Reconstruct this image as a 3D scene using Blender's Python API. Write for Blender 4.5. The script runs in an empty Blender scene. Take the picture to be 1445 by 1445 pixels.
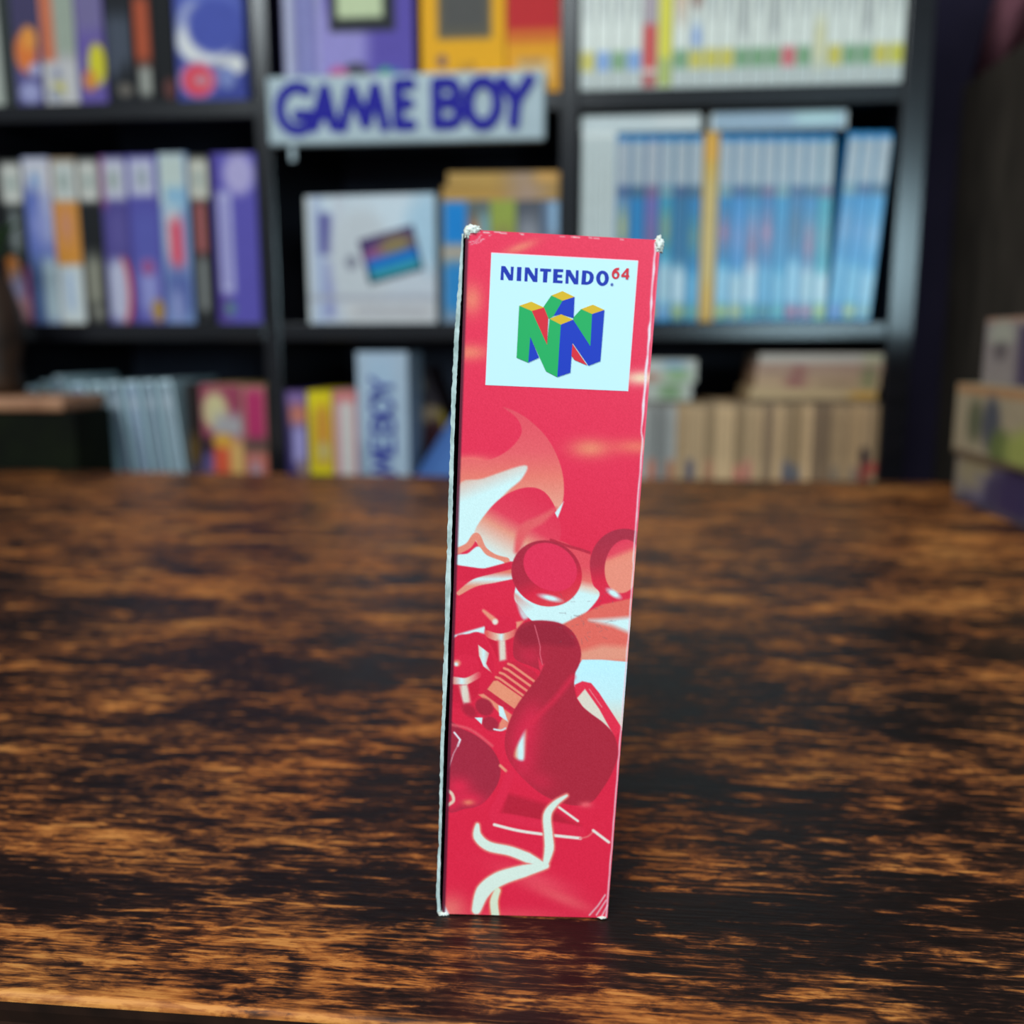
import bpy, bmesh, math, random
import numpy as np
from mathutils import Vector, Matrix, Euler
from mathutils.geometry import tessellate_polygon

# ------------------------------------------------------------------ camera, world, lights, exposure
SC = bpy.context.scene
COL = SC.collection
R = math.radians
TABLE_Z = 0.750
EYE = Vector((0.0, 0.0, TABLE_Z + 0.132))
PITCH, YAW, FOC = R(9.95), R(5.5), 1334.0

cam_data = bpy.data.cameras.new('camera')
cam = bpy.data.objects.new('camera', cam_data)
COL.objects.link(cam)
cam.location = EYE
cam.rotation_euler = (R(90) - PITCH, 0, YAW)
cam_data.sensor_width = 36.0
cam_data.lens = FOC / 1445 * 36
cam_data.clip_start = 0.02
cam_data.dof.use_dof = True
cam_data.dof.focus_distance = 0.203
cam_data.dof.aperture_fstop = 8.8
cam_data.dof.aperture_blades = 0
SC.camera = cam

SC.view_settings.view_transform = 'Standard'
SC.view_settings.look = 'None'
SC.view_settings.exposure = 0.0
SC.view_settings.gamma = 1.0
SC.view_settings.use_curve_mapping = False

w = bpy.data.worlds.new('room_light')
SC.world = w
w.use_nodes = True
w.node_tree.nodes['Background'].inputs[0].default_value = (0.80, 0.90, 1.0, 1)
w.node_tree.nodes['Background'].inputs[1].default_value = 0.26


def area(name, loc, target, sx, sy, power, color):
    d = bpy.data.lights.new(name, 'AREA')
    d.shape = 'RECTANGLE'
    d.size, d.size_y = sx, sy
    d.energy = power
    d.color = color
    o = bpy.data.objects.new(name, d)
    COL.objects.link(o)
    o.location = loc
    o.rotation_euler = (Vector(target) - Vector(loc)).to_track_quat('-Z', 'Y').to_euler()
    return o


area('window_daylight', (-0.8, -1.5, 2.5), (0.0, 0.5, 0.85), 1.5, 1.1, 62, (0.86, 0.96, 1.0))
area('side_window_daylight', (0.78, -1.4, 1.17), (0.55, 1.0, 1.10), 0.60, 0.44, 16, (0.60, 0.88, 1.0))

# ------------------------------------------------------------------ helpers
FWD = Vector((-math.sin(YAW) * math.cos(PITCH), math.cos(YAW) * math.cos(PITCH), -math.sin(PITCH)))
RT = Vector((math.cos(YAW), math.sin(YAW), 0))
UP = RT.cross(FWD)


def ray(u, v):
    return FWD + RT * ((u - 722.5) / FOC) - UP * ((v - 722.5) / FOC)


def on_y(u, v, y):
    d = ray(u, v)
    return EYE + d * (y / d.y)


def on_z(u, v, z):
    d = ray(u, v)
    return EYE + d * ((z - EYE.z) / d.z)


def lin(c):
    out = []
    for x in c[:3]:
        x = x / 255.0
        out.append(x / 12.92 if x <= 0.04045 else ((x + 0.055) / 1.055) ** 2.4)
    return tuple(out) + (1.0,)


def tag(o, label=None, cat=None, group=None, kind=None):
    if label:
        o['label'] = label
    if cat:
        o['category'] = cat
    if group:
        o['group'] = group
    if kind:
        o['kind'] = kind
    return o


def empty(name, loc=(0, 0, 0), rot=(0, 0, 0)):
    o = bpy.data.objects.new(name, None)
    COL.objects.link(o)
    o.location = loc
    o.rotation_euler = rot
    o.empty_display_size = 0.02
    return o


def link(name, bm, mat, parent=None, smooth=False):
    me = bpy.data.meshes.new(name)
    bm.to_mesh(me)
    bm.free()
    for m in (mat if isinstance(mat, (list, tuple)) else [mat]):
        me.materials.append(m)
    if smooth:
        for p in me.polygons:
            p.use_smooth = True
    o = bpy.data.objects.new(name, me)
    COL.objects.link(o)
    if parent:
        o.parent = parent
    return o


def add_box(bm, x0, x1, y0, y1, z0, z1, bev=0.0, mi=0):
    v = [bm.verts.new(p) for p in ((x0, y0, z0), (x1, y0, z0), (x1, y1, z0), (x0, y1, z0),
                                   (x0, y0, z1), (x1, y0, z1), (x1, y1, z1), (x0, y1, z1))]
    fs = [bm.faces.new([v[i] for i in q]) for q in ((0, 3, 2, 1), (4, 5, 6, 7), (0, 1, 5, 4), (1, 2, 6, 5), (2, 3, 7, 6), (3, 0, 4, 7))]
    for f in fs:
        f.material_index = mi
    if bev:
        es = list({e for f in fs for e in f.edges})
        bmesh.ops.bevel(bm, geom=es, offset=bev, segments=2, affect='EDGES', profile=0.5)


def box(name, x0, x1, y0, y1, z0, z1, mat, parent=None, bev=0.0):
    bm = bmesh.new()
    add_box(bm, x0, x1, y0, y1, z0, z1, bev)
    return link(name, bm, mat, parent)


def mat(name, color, rough=0.5, spec=0.5, coat=0.0, metallic=0.0):
    m = bpy.data.materials.new(name)
    m.use_nodes = True
    b = m.node_tree.nodes['Principled BSDF']
    b.inputs['Base Color'].default_value = color
    b.inputs['Roughness'].default_value = rough
    b.inputs['Specular IOR Level'].default_value = spec
    b.inputs['Coat Weight'].default_value = coat
    b.inputs['Coat Roughness'].default_value = 0.1
    b.inputs['Metallic'].default_value = metallic
    return m


def noisy(name, c1, c2, scale=20.0, rough=0.6, spec=0.3, stretch=(1, 1, 1), detail=6.0, bump=0.0):
    """two tones mixed by a noise: painted board, cardboard, plaster"""
    m = mat(name, c1, rough, spec)
    nt = m.node_tree
    b = nt.nodes['Principled BSDF']
    tc = nt.nodes.new('ShaderNodeTexCoord')
    mp = nt.nodes.new('ShaderNodeMapping')
    mp.inputs['Scale'].default_value = stretch
    n = nt.nodes.new('ShaderNodeTexNoise')
    n.inputs['Scale'].default_value = scale
    n.inputs['Detail'].default_value = detail
    r = nt.nodes.new('ShaderNodeValToRGB')
    r.color_ramp.elements[0].position, r.color_ramp.elements[1].position = 0.35, 0.68
    r.color_ramp.elements[0].color, r.color_ramp.elements[1].color = c1, c2
    nt.links.new(tc.outputs['Object'], mp.inputs['Vector'])
    nt.links.new(mp.outputs['Vector'], n.inputs['Vector'])
    nt.links.new(n.outputs['Fac'], r.inputs['Fac'])
    nt.links.new(r.outputs['Color'], b.inputs['Base Color'])
    if bump:
        bp = nt.nodes.new('ShaderNodeBump')
        bp.inputs['Strength'].default_value = bump
        bp.inputs['Distance'].default_value = 0.002
        nt.links.new(n.outputs['Fac'], bp.inputs['Height'])
        nt.links.new(bp.outputs['Normal'], b.inputs['Normal'])
    return m


def print_mat(name, rough, spec, coat=0.0, coat_rough=0.1):
    """printed card or paper: the print is a colour attribute of the mesh"""
    m = mat(name, (1, 1, 1, 1), rough, spec, coat)
    nt = m.node_tree
    m.node_tree.nodes['Principled BSDF'].inputs['Coat Roughness'].default_value = coat_rough
    a = nt.nodes.new('ShaderNodeAttribute')
    a.attribute_name = 'print'
    nt.links.new(a.outputs['Color'], nt.nodes['Principled BSDF'].inputs['Base Color'])
    return m


M_CARD = print_mat('printed_card', 0.6, 0.18)
M_GLOSS = print_mat('printed_glossy_sleeve', 0.30, 0.5)
M_ART = print_mat('printed_box_face', 0.42, 0.35)
M_WOOD_BLACK = noisy('black_brown_board', lin((17, 17, 20)), lin((25, 24, 28)), 14, 0.20, 0.5, (1, 1, 12))
M_BACK = noisy('black_back_board', lin((56, 56, 70)), lin((68, 68, 84)), 9, 0.6, 0.3)
M_WALL = noisy('purple_black_wall', lin((38, 34, 50)), lin((50, 44, 64)), 5, 0.85, 0.1, bump=0.1)
M_FLOOR = noisy('dark_floor', lin((50, 40, 33)), lin((70, 55, 45)), 6, 0.6, 0.3, (1, 8, 1))
M_CABINET = noisy('dark_brown_cabinet', lin((74, 66, 58)), lin((92, 82, 72)), 11, 0.7, 0.25, (1, 3, 1))
M_BLUE_CASE = mat('blue_plastic', lin((0, 126, 184)), 0.28, 0.5)
M_WHITE_CASE = mat('white_plastic', lin((220, 222, 216)), 0.35, 0.5)
M_CLEAR_CASE = mat('pale_blue_plastic', lin((206, 226, 232)), 0.3, 0.5)
M_PALE = noisy('pale_sign_acrylic', lin((160, 174, 178)), lin((174, 188, 192)), 30, 0.4, 0.4)
M_SIGN_BLUE = mat('sign_blue', lin((34, 30, 142)), 0.6, 0.15)
M_RAW = noisy('raw_white_cardboard', lin((160, 174, 168)), lin((206, 218, 212)), 900, 0.9, 0.1, (1, 1, 0.3))
M_FRAY = noisy('frayed_cardboard', lin((216, 212, 196)), lin((244, 246, 238)), 1400, 0.95, 0.05)
M_INNER = mat('dark_print_side', lin((34, 10, 20)), 0.6, 0.3)
M_TAN = noisy('pale_tan_wood', lin((150, 104, 76)), lin((182, 132, 98)), 30, 0.5, 0.4, (1, 6, 1))
M_CRATE = noisy('dark_green_black', lin((12, 13, 9)), lin((24, 30, 12)), 12, 0.8, 0.1)
M_CLOTH = noisy('dusty_pink_cloth', lin((128, 80, 92)), lin((160, 104, 114)), 40, 0.95, 0.1, bump=0.4)


WEAR = ((.06, .57), (.085, .38), (.105, .42), (.125, .62), (.165, .60), (.20, .46), (.25, .58), (.30, .54), (.38, .47), (.48, .52), (.58, .60))


def wood_material():
    m = bpy.data.materials.new('worn_dark_stained_wood')
    m.use_nodes = True
    nt = m.node_tree
    b = nt.nodes['Principled BSDF']
    N, L = nt.nodes.new, nt.links.new
    tc = N('ShaderNodeTexCoord')

    def noise(scale, stretch, detail=6.0, rough=0.55, rot=0.0, loc=(0, 0, 0), dist=0.0):
        mp = N('ShaderNodeMapping')
        mp.inputs['Scale'].default_value = stretch
        mp.inputs['Rotation'].default_value = (0, 0, rot)
        mp.inputs['Location'].default_value = loc
        L(tc.outputs['Object'], mp.inputs['Vector'])
        n = N('ShaderNodeTexNoise')
        n.inputs['Scale'].default_value = scale
        n.inputs['Detail'].default_value = detail
        n.inputs['Roughness'].default_value = rough
        n.inputs['Distortion'].default_value = dist
        L(mp.outputs['Vector'], n.inputs['Vector'])
        return n.outputs['Fac']

    def rng(src, a, bb, lo=0.0, hi=1.0):
        r = N('ShaderNodeMapRange')
        r.inputs['From Min'].default_value, r.inputs['From Max'].default_value = a, bb
        r.inputs['To Min'].default_value, r.inputs['To Max'].default_value = lo, hi
        L(src, r.inputs['Value'])
        return r.outputs['Result']

    def math_(op, a, c):
        n = N('ShaderNodeMath')
        n.operation = op
        for i, s in enumerate((a, c)):
            if isinstance(s, (int, float)):
                n.inputs[i].default_value = s
            else:
                L(s, n.inputs[i])
        return n.outputs[0]

    sep = N('ShaderNodeSeparateXYZ')
    L(tc.outputs['Object'], sep.inputs[0])
    patch = noise(15, (0.8, 1.7, 1), 6, 0.6, R(8), (0.9, 0.15, 0), 0.6)          # worn / unworn areas, a hand wide
    wob = noise(7, (0.8, 1.0, 1), 4, 0.55, 0, (4.2, 1.1, 0))
    grain = noise(330, (0.16, 3.6, 1), 5, 0.62, R(-1.5), (0, 0, 0), 0.25)         # fine grain lines
    fleck = noise(200, (0.62, 1.7, 1), 8, 0.66, R(-14), (5, 2, 0), 0.8)             # flaking lacquer
    blot = noise(42, (0.7, 1.8, 1), 6, 0.6, R(10), (2, 6, 0), 0.9)                # blotches a finger wide
    scuff = noise(170, (0.35, 2.2, 1), 6, 0.65, R(-42), (1, 7, 0), 0.5)           # slanting scuffs
    tint = noise(22, (1, 1.4, 1), 3, 0.5, 0, (8, 8, 0))
    # wear along the boards: bands parallel to the front edge, the edge itself rubbed bare
    yy = math_('ADD', sep.outputs['Y'], math_('MULTIPLY', math_('SUBTRACT', wob, 0.5), 0.05))
    yb = rng(yy, -0.39, 0.15)
    br = N('ShaderNodeValToRGB')
    br.color_ramp.elements[0].position, br.color_ramp.elements[0].color = 0.0, (.57, .57, .57, 1)
    br.color_ramp.elements[1].position, br.color_ramp.elements[1].color = 1.0, (.62, .62, .62, 1)
    for p, g in WEAR:
        e = br.color_ramp.elements.new(p)
        e.color = (g, g, g, 1)
    L(yb, br.inputs['Fac'])
    edge = rng(math_('ADD', sep.outputs['Y'], math_('MULTIPLY', math_('SUBTRACT', fleck, 0.5), 0.012)), -0.3834, -0.3856)

    s = math_('MULTIPLY', patch, 0.95)
    s = math_('ADD', s, math_('MULTIPLY', math_('SUBTRACT', br.outputs['Color'], 0.5), 0.9))
    s = math_('ADD', s, math_('MULTIPLY', grain, 0.80))
    s = math_('ADD', s, math_('MULTIPLY', fleck, 0.85))
    s = math_('ADD', s, math_('MULTIPLY', blot, 0.85))
    s = math_('ADD', s, math_('MULTIPLY', rng(scuff, 0.54, 0.66), 0.26))
    s = math_('ADD', s, math_('MULTIPLY', edge, math_('MULTIPLY', grain, 0.40)))
    s = rng(s, 1.53, 2.16)
    ramp = N('ShaderNodeValToRGB')
    cr = ramp.color_ramp
    cr.elements[0].position, cr.elements[0].color = 0.0, lin((24, 16, 13))
    cr.elements[1].position, cr.elements[1].color = 1.0, lin((218, 146, 74))
    for p, c in ((0.28, (34, 21, 16)), (0.42, (66, 39, 26)), (0.54, (112, 66, 36)), (0.72, (176, 106, 50))):
        e = cr.elements.new(p)
        e.color = lin(c)
    L(s, ramp.inputs['Fac'])
    mix = N('ShaderNodeMixRGB')
    mix.blend_type = 'MULTIPLY'
    tr = N('ShaderNodeValToRGB')
    tr.color_ramp.elements[0].position, tr.color_ramp.elements[1].position = 0.35, 0.7
    tr.color_ramp.elements[0].color = (1, 0.84, 0.74, 1)
    tr.color_ramp.elements[1].color = (1, 1, 1, 1)
    L(tint, tr.inputs['Fac'])
    mix.inputs['Fac'].default_value = 0.8
    L(ramp.outputs['Color'], mix.inputs['Color1'])
    L(tr.outputs['Color'], mix.inputs['Color2'])
    L(mix.outputs['Color'], b.inputs['Base Color'])
    L(rng(s, 0.1, 0.8, 0.34, 0.55), b.inputs['Roughness'])
    b.inputs['Specular IOR Level'].default_value = 0.22
    bp = N('ShaderNodeBump')
    bp.inputs['Strength'].default_value = 0.28
    bp.inputs['Distance'].default_value = 0.0006
    L(math_('ADD', grain, fleck), bp.inputs['Height'])
    L(bp.outputs['Normal'], b.inputs['Normal'])
    return m


M_TABLE = wood_material()
M_TABLE_LEG = noisy('dark_wood', lin((30, 17, 12)), lin((52, 30, 20)), 30, 0.4, 0.4, (4, 4, 0.6))

# ------------------------------------------------------------------ the room
YF = 1.07              # front plane of the bookcase
WALL_Y = 1.385
tag(box('floor', -2.2, 1.8, -2.2, WALL_Y, -0.05, 0.0, M_FLOOR), kind='structure')
tag(box('wall_back', -2.2, 1.8, WALL_Y, WALL_Y + 0.1, 0.0, 2.5, M_WALL), kind='structure')

# ------------------------------------------------------------------ the table
FRONT_Y, BACK_Y = 0.1648, 0.958
tbl = empty('table', (-0.17, 0.55, 0))
tag(tbl, 'dark-stained wooden table with worn orange patches and a rounded front edge', 'table')
TX0, TX1 = -0.78, 0.46


def table_top():
    bm = bmesh.new()
    # rounded profile along y, swept along x
    prof = []
    r = 0.0018
    for k in range(9):
        a = R(90 + k * 12)
        prof.append((FRONT_Y + r + r * math.cos(a), -r + r * math.sin(a)))
    prof = [(y, z) for y, z in prof if True]
    prof = [(y, z if z > -r else z) for y, z in prof]
    low = [(FRONT_Y + 0.0008, -0.0046), (FRONT_Y + 0.004, -0.010), (FRONT_Y + 0.004, -0.032), (BACK_Y - 0.003, -0.032), (BACK_Y, -0.029), (BACK_Y, -0.003), (BACK_Y - 0.003, 0.0)]
    prof = prof + low
    nx = 2
    rows = []
    for i in range(nx):
        x = TX0 + (TX1 - TX0) * i / (nx - 1)
        rows.append([bm.verts.new((x - tbl.location.x, y - tbl.location.y, TABLE_Z + z)) for y, z in prof])
    n = len(prof)
    for i in range(nx - 1):
        for k in range(n):
            bm.faces.new((rows[i][k], rows[i][(k + 1) % n], rows[i + 1][(k + 1) % n], rows[i + 1][k]))
    bm.faces.new(rows[0])
    bm.faces.new(list(reversed(rows[-1])))
    bmesh.ops.recalc_face_normals(bm, faces=bm.faces)
    for f in bm.faces:
        c = f.calc_center_median()
        y, z = c.y + tbl.location.y, c.z - TABLE_Z
        f.material_index = 1 if (y < FRONT_Y + 0.006 and z < -0.0022) else 0
        f.smooth = y < FRONT_Y + 0.0030 and z > -.0022
    return link('table_top', bm, [M_TABLE, M_TABLE_LEG], tbl)


table_top()
apron = bmesh.new()
lx, ly = tbl.location.x, tbl.location.y
for a in ((TX0 + .06, TX1 - .06, FRONT_Y + .06, FRONT_Y + .08), (TX0 + .06, TX1 - .06, BACK_Y - .08, BACK_Y - .06),
          (TX0 + .06, TX0 + .08, FRONT_Y + .06, BACK_Y - .06), (TX1 - .08, TX1 - .06, FRONT_Y + .06, BACK_Y - .06)):
    add_box(apron, a[0] - lx, a[1] - lx, a[2] - ly, a[3] - ly, TABLE_Z - 0.11, TABLE_Z - 0.0315)
link('apron', apron, M_TABLE_LEG, tbl)
for sx in (TX0 + .05, TX1 - .105):
    for sy in (FRONT_Y + .05, BACK_Y - .105):
        box('leg', sx - lx, sx + .055 - lx, sy - ly, sy + .055 - ly, 0.0, TABLE_Z - 0.031, M_TABLE_LEG, tbl, 0.004)

# ------------------------------------------------------------------ the bookcase
B1, B2 = EYE.z + 0.2685, EYE.z + 0.0258         # tops of the two boards in view
PIT = B1 - B2
B3 = B2 - PIT
TH = 0.019
PX0, PX1 = -0.697, 0.303                        # inner faces of the side panels
DL = (-0.3885, -0.3695)
DR = (-0.0515, -0.0315)
DEP = 0.30
bk = empty('bookcase', (-0.2, YF + 0.15, 0))
tag(bk, 'tall black-brown open bookcase filled with game boxes behind the table', 'bookcase')
bx, by = bk.location.x, bk.location.y
levels = [B3 - 2 * PIT, B3 - PIT, B3, B2, B1, B1 + PIT]


def bpart(name, x0, x1, z0, z1, y0=YF, y1=YF + DEP, m=M_WOOD_BLACK, bev=0.0012):
    return box(name, x0 - bx, x1 - bx, y0 - by, y1 - by, z0, z1, m, bk, bev)


TOPZ = B1 + PIT
bpart('side_panel', PX0 - 0.032, PX0, 0, TOPZ)
bpart('side_panel', PX1, PX1 + 0.027, 0, TOPZ)
bpart('divider', DL[0], DL[1], 0.06, TOPZ - TH)
bpart('divider', DR[0], DR[1], 0.06, TOPZ - TH)
bpart('top_board', PX0 - 0.032, PX1 + 0.027, TOPZ, TOPZ + 0.03)
bpart('plinth', PX0, PX1, 0, 0.06, YF + 0.02, YF + DEP - 0.02)
bpart('back_panel', PX0, PX1, 0.06, TOPZ, YF + DEP - 0.006, YF + DEP, M_BACK, 0)
for z in levels[:-1]:
    for a, c in ((PX0, DL[0]), (DL[1], DR[0]), (DR[1], PX1)):
        bpart('shelf_board', a, c, z - TH, z, YF + 0.002, YF + DEP - 0.006)


# ------------------------------------------------------------------ printed boxes
def sd_ellipse(s, t, cx, cy, rx, ry, rot=0.0):
    c, sn = math.cos(rot), math.sin(rot)
    x, y = s - cx, t - cy
    x, y = x * c + y * sn, -x * sn + y * c
    return np.sqrt((x / rx) ** 2 + (y / ry) ** 2)


def printed(name, wd, dp, ht, design, body, material, parent=None, nx=None, nz=None, side=None, y0=0.0):
    """a box wd x dp x ht, base centre of its front at the origin, front towards -y; the front face is a grid carrying the print.
    design: (s0,t0,s1,t1,colour[,soft]) rectangles or ('e',s,t,rs,rt,colour[,soft]) ellipses; s from the left, t from the top."""
    nx = nx or max(4, min(60, int(wd / 0.0022)))
    nz = nz or max(8, min(90, int(ht / 0.0026)))
    S, T = np.meshgrid(np.linspace(0, 1, nx + 1), np.linspace(0, 1, nz + 1))
    colr = np.empty(S.shape + (3,))
    colr[:] = np.array(body, float)
    for d in design:
        if d[0] == 'e':
            _, cs, ct, rs, rt_, c = d[:6]
            soft = d[6] if len(d) > 6 else 0.25
            a = np.clip((1 - sd_ellipse(S, T, cs, ct, rs, rt_)) / soft + 0.5, 0, 1)
        else:
            s0, t0, s1, t1, c = d[:5]
            soft = d[5] if len(d) > 5 else 0.004
            ax = np.clip(np.minimum(S - s0, s1 - S) / max(soft, 1e-4) + 0.5, 0, 1)
            ay = np.clip(np.minimum(T - t0, t1 - T) / max(soft * 0.6, 1e-4) + 0.5, 0, 1)
            a = ax * ay
        colr = colr * (1 - a[..., None]) + np.array(c, float) * a[..., None]
    rng = np.random.default_rng(abs(hash((round(wd, 4), round(ht, 4), len(design)))) % 1000)
    colr = np.clip(colr * (1 + rng.normal(0, 0.02, S.shape)[..., None]), 0, 255)
    verts, faces, cols = [], [], []
    for j in range(nz + 1):
        for i in range(nx + 1):
            verts.append((-wd / 2 + wd * i / nx, y0, ht * (1 - j / nz)))
            cols.append(colr[j, i])
    W = nx + 1
    for j in range(nz):
        for i in range(nx):
            a = j * W + i
            faces.append((a, a + W, a + W + 1, a + 1))
    b = len(verts)
    sc = np.array(side if side is not None else body, float)
    x, h = wd / 2, ht
    quads = (((-x, y0, 0), (-x, y0, h), (-x, dp, h), (-x, dp, 0)), ((x, y0, h), (x, y0, 0), (x, dp, 0), (x, dp, h)),
             ((-x, y0, h), (x, y0, h), (x, dp, h), (-x, dp, h)), ((x, y0, 0), (-x, y0, 0), (-x, dp, 0), (x, dp, 0)),
             ((-x, dp, 0), (-x, dp, h), (x, dp, h), (x, dp, 0)))
    for q in quads:
        for p in q:
            verts.append(p)
            cols.append(sc)
        faces.append((b, b + 1, b + 2, b + 3))
        b += 4
    me = bpy.data.meshes.new(name)
    me.from_pydata(verts, [], faces)
    at = me.color_attributes.new('print', 'FLOAT_COLOR', 'POINT')
    arr = np.ones((len(verts), 4), np.float32)
    c = np.array(cols) / 255.0
    arr[:, :3] = np.where(c <= 0.04045, c / 12.92, ((c + 0.055) / 1.055) ** 2.4)
    at.data.foreach_set('color', arr.ravel())
    me.materials.append(material)
    o = bpy.data.objects.new(name, me)
    COL.objects.link(o)
    if parent:
        o.parent = parent
    return o


def clamp(x0, x1):
    """keep a box between the uprights of its bay"""
    c = (x0 + x1) / 2
    for a, b in ((PX0, DL[0]), (DL[1], DR[0]), (DR[1], PX1)):
        if a - .02 < c < b + .02:
            return max(x0, a + .0006), min(x1, b - .0006)
    return x0, x1


ORD = 'first second third fourth fifth sixth seventh eighth ninth tenth eleventh twelfth thirteenth fourteenth fifteenth sixteenth seventeenth eighteenth nineteenth twentieth'.split()
ORD += ['twenty-first', 'twenty-second', 'twenty-third', 'twenty-fourth', 'twenty-fifth', 'twenty-sixth', 'twenty-seventh', 'twenty-eighth']


def stand(name, label, cat, u0, u1, vbase, vtop, zb, design, body, group=None, depth=0.125, y=None, material=None, ht=None, lean=0.0, side=None, rz=0.0):
    """a box that stands upright on the board at height zb, its front edge spanning u0..u1 of the photograph at the board"""
    y = YF + 0.004 if y is None else y
    x0, x1 = clamp(on_y(u0, vbase, y).x, on_y(u1, vbase, y).x)
    h = ht if ht else on_y((u0 + u1) / 2, vtop, y).z - zb
    o = printed(name, (x1 - x0) - 0.0006, depth, h, design, body, material or M_CARD, side=side)
    wd = (x1 - x0) - 0.0006
    xc = (x0 + x1) / 2
    dz = (wd / 2) * abs(math.sin(lean)) if lean else 0.0
    o.location = (xc, y, zb + dz + 0.0002)
    o.rotation_euler = (0, lean, rz)
    tag(o, label, cat, group)
    return o


GT = 'game boxes on the top left shelf'
# ---- top left shelf: bottoms of boxes in view
stand('game_box', 'narrow pale grey box cut by the frame at far left of the top shelf', 'game box', -14, 7, 148, 0, B1, [(0, .5, 1, 1, (170, 172, 160))], (150, 150, 140), GT, ht=.184)
stand('game_box', 'purple game box with an orange figure, left end of top shelf', 'game box', 26, 63, 148, 0, B1,
      [(0, 0, 1, .7, (64, 56, 88), .1), ('e', .45, .70, .42, .12, (214, 112, 50)), ('e', .6, .62, .3, .07, (222, 140, 60)), ('e', .75, .80, .25, .035, (165, 160, 190)), ('e', .5, .93, .4, .06, (150, 148, 186))], (84, 78, 128), GT, ht=.184)
stand('game_box', 'game box with orange top and pale grey lower half', 'game box', 65, 113, 147, 0, B1,
      [(0, 0, .4, .76, (196, 104, 70), .08), (.4, 0, 1, .72, (150, 156, 140), .1), (0, .76, 1, 1, (188, 182, 180), .05), (.25, .88, .6, .94, (196, 180, 70), .1), (.3, .8, .5, .86, (120, 120, 150), .1), ('e', .3, .95, .2, .04, (150, 150, 160))], (176, 168, 166), GT, ht=.184)
stand('game_box', 'purple game box with a yellow blot', 'game box', 114, 153, 146, 0, B1,
      [(0, 0, 1, .6, (112, 100, 140), .2), ('e', .7, .78, .32, .12, (204, 190, 40)), ('e', .4, .87, .25, .06, (206, 130, 60))], (98, 80, 148), GT, ht=.184)
stand('game_box', 'black game box with streaky grey lettering', 'game box', 156, 193, 145, 0, B1,
      [(.1, .5, .35, .86, (90, 96, 112), .2), (.5, .5, .8, .8, (84, 90, 104), .2), ('e', .6, .93, .3, .04, (98, 90, 82))], (22, 23, 28), GT, ht=.184)
stand('game_box', 'narrow black game box with orange-red top and grey strip', 'game box', 194, 220, 144, 0, B1,
      [(.05, .4, .9, .78, (168, 74, 44), .15), (.2, .80, .85, .965, (150, 148, 138), .08)], (26, 25, 28), GT, ht=.184)
stand('game_box', 'plain black game box beside the blue box with the red circle', 'game box', 221, 250, 143, 0, B1,
      [('e', .7, .93, .3, .06, (92, 50, 46))], (15, 15, 18), GT, ht=.184)
stand('game_box', 'wide blue game box with white curl and red circle', 'game box', 252, 350, 141, 0, B1,
      [('e', .5, .5, .45, .12, (92, 104, 180), .5), ('e', .28, .62, .26, .16, (150, 154, 190)), ('e', .42, .68, .4, .13, (218, 214, 210)), ('e', .58, .60, .40, .15, (70, 80, 160)),
       (.6, .77, .95, .84, (210, 204, 196), .1), ('e', .85, .81, .12, .05, (216, 212, 206)), ('e', .3, .885, .28, .10, (168, 130, 170)), ('e', .3, .89, .22, .085, (220, 60, 76)), ('e', .34, .89, .12, .03, (190, 130, 140)),
       ('e', .72, .88, .12, .06, (120, 130, 180))], (58, 66, 140), GT, ht=.19, depth=.05)

# ---- middle left shelf: row of big cardboard game boxes
GM = 'game boxes on the middle left shelf'
LBL = (198, 192, 182)


def label_top(w0=.08, w1=.92, c=LBL):
    return [(w0, .02, w1, .26, c, .06), (.3, .09, .7, .19, (150, 158, 150), .1)]


stand('game_box', 'black game box, first in its row, with pink and orange bottom', 'game box', 17, 49, 455, 226, B2,
      label_top() + [(.3, .3, .7, .6, (120, 124, 122), .2), ('e', .2, .66, .4, .08, (206, 120, 50)), (.1, .68, .8, .92, (176, 160, 190), .2), (.75, .64, 1, 1, (176, 50, 110), .1), (.1, .84, .85, .99, (206, 150, 150), .1)], (32, 33, 32), GM)
stand('game_box', 'blue and white game box, second in its row', 'game box', 49, 87, 455, 222, B2,
      [(0, 0, 1, .24, (196, 190, 194), .1), (.0, .18, .6, .6, (86, 100, 166), .2), (.55, .2, 1, .5, (170, 168, 190), .2), (.2, .3, .8, .5, (136, 140, 190), .3), (0, .6, .6, 1, (96, 116, 160), .2), (.5, .6, 1, 1, (178, 192, 196), .15), (.3, .09, .6, .17, (120, 150, 190), .1)], (98, 108, 168), GM)
stand('game_box', 'orange game box with white bottom and white label', 'game box', 87, 123, 455, 223, B2,
      label_top(.1, .98, (190, 190, 184)) + [(0, .26, 1, .64, (206, 134, 52), .04), (.25, .3, .7, .5, (196, 130, 100), .25), (0, .64, 1, 1, (198, 202, 200), .04), (.3, .68, .6, .92, (170, 184, 206), .1)], (150, 120, 90), GM)
stand('game_box', 'black game box with pale label and grey lettering, left of the purple boxes', 'game box', 123, 155, 455, 222, B2,
      label_top() + [(.15, .58, .8, .9, (136, 132, 116), .2), (.3, .9, .8, .98, (128, 124, 112), .1)], (24, 24, 26), GM)
stand('game_box', 'purple game box with red arc and white panel at the bottom', 'game box', 155, 192, 455, 220, B2,
      [(0, 0, .2, .3, (140, 60, 110), .1)] + label_top(.15, .95, (190, 186, 196)) + [(.2, .3, .9, .6, (88, 78, 140), .3), (.1, .62, .6, .98, (184, 184, 200), .15), ('e', .7, .8, .28, .2, (196, 70, 64)), ('e', .55, .8, .25, .19, (180, 176, 196))], (70, 60, 124), GM)
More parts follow.
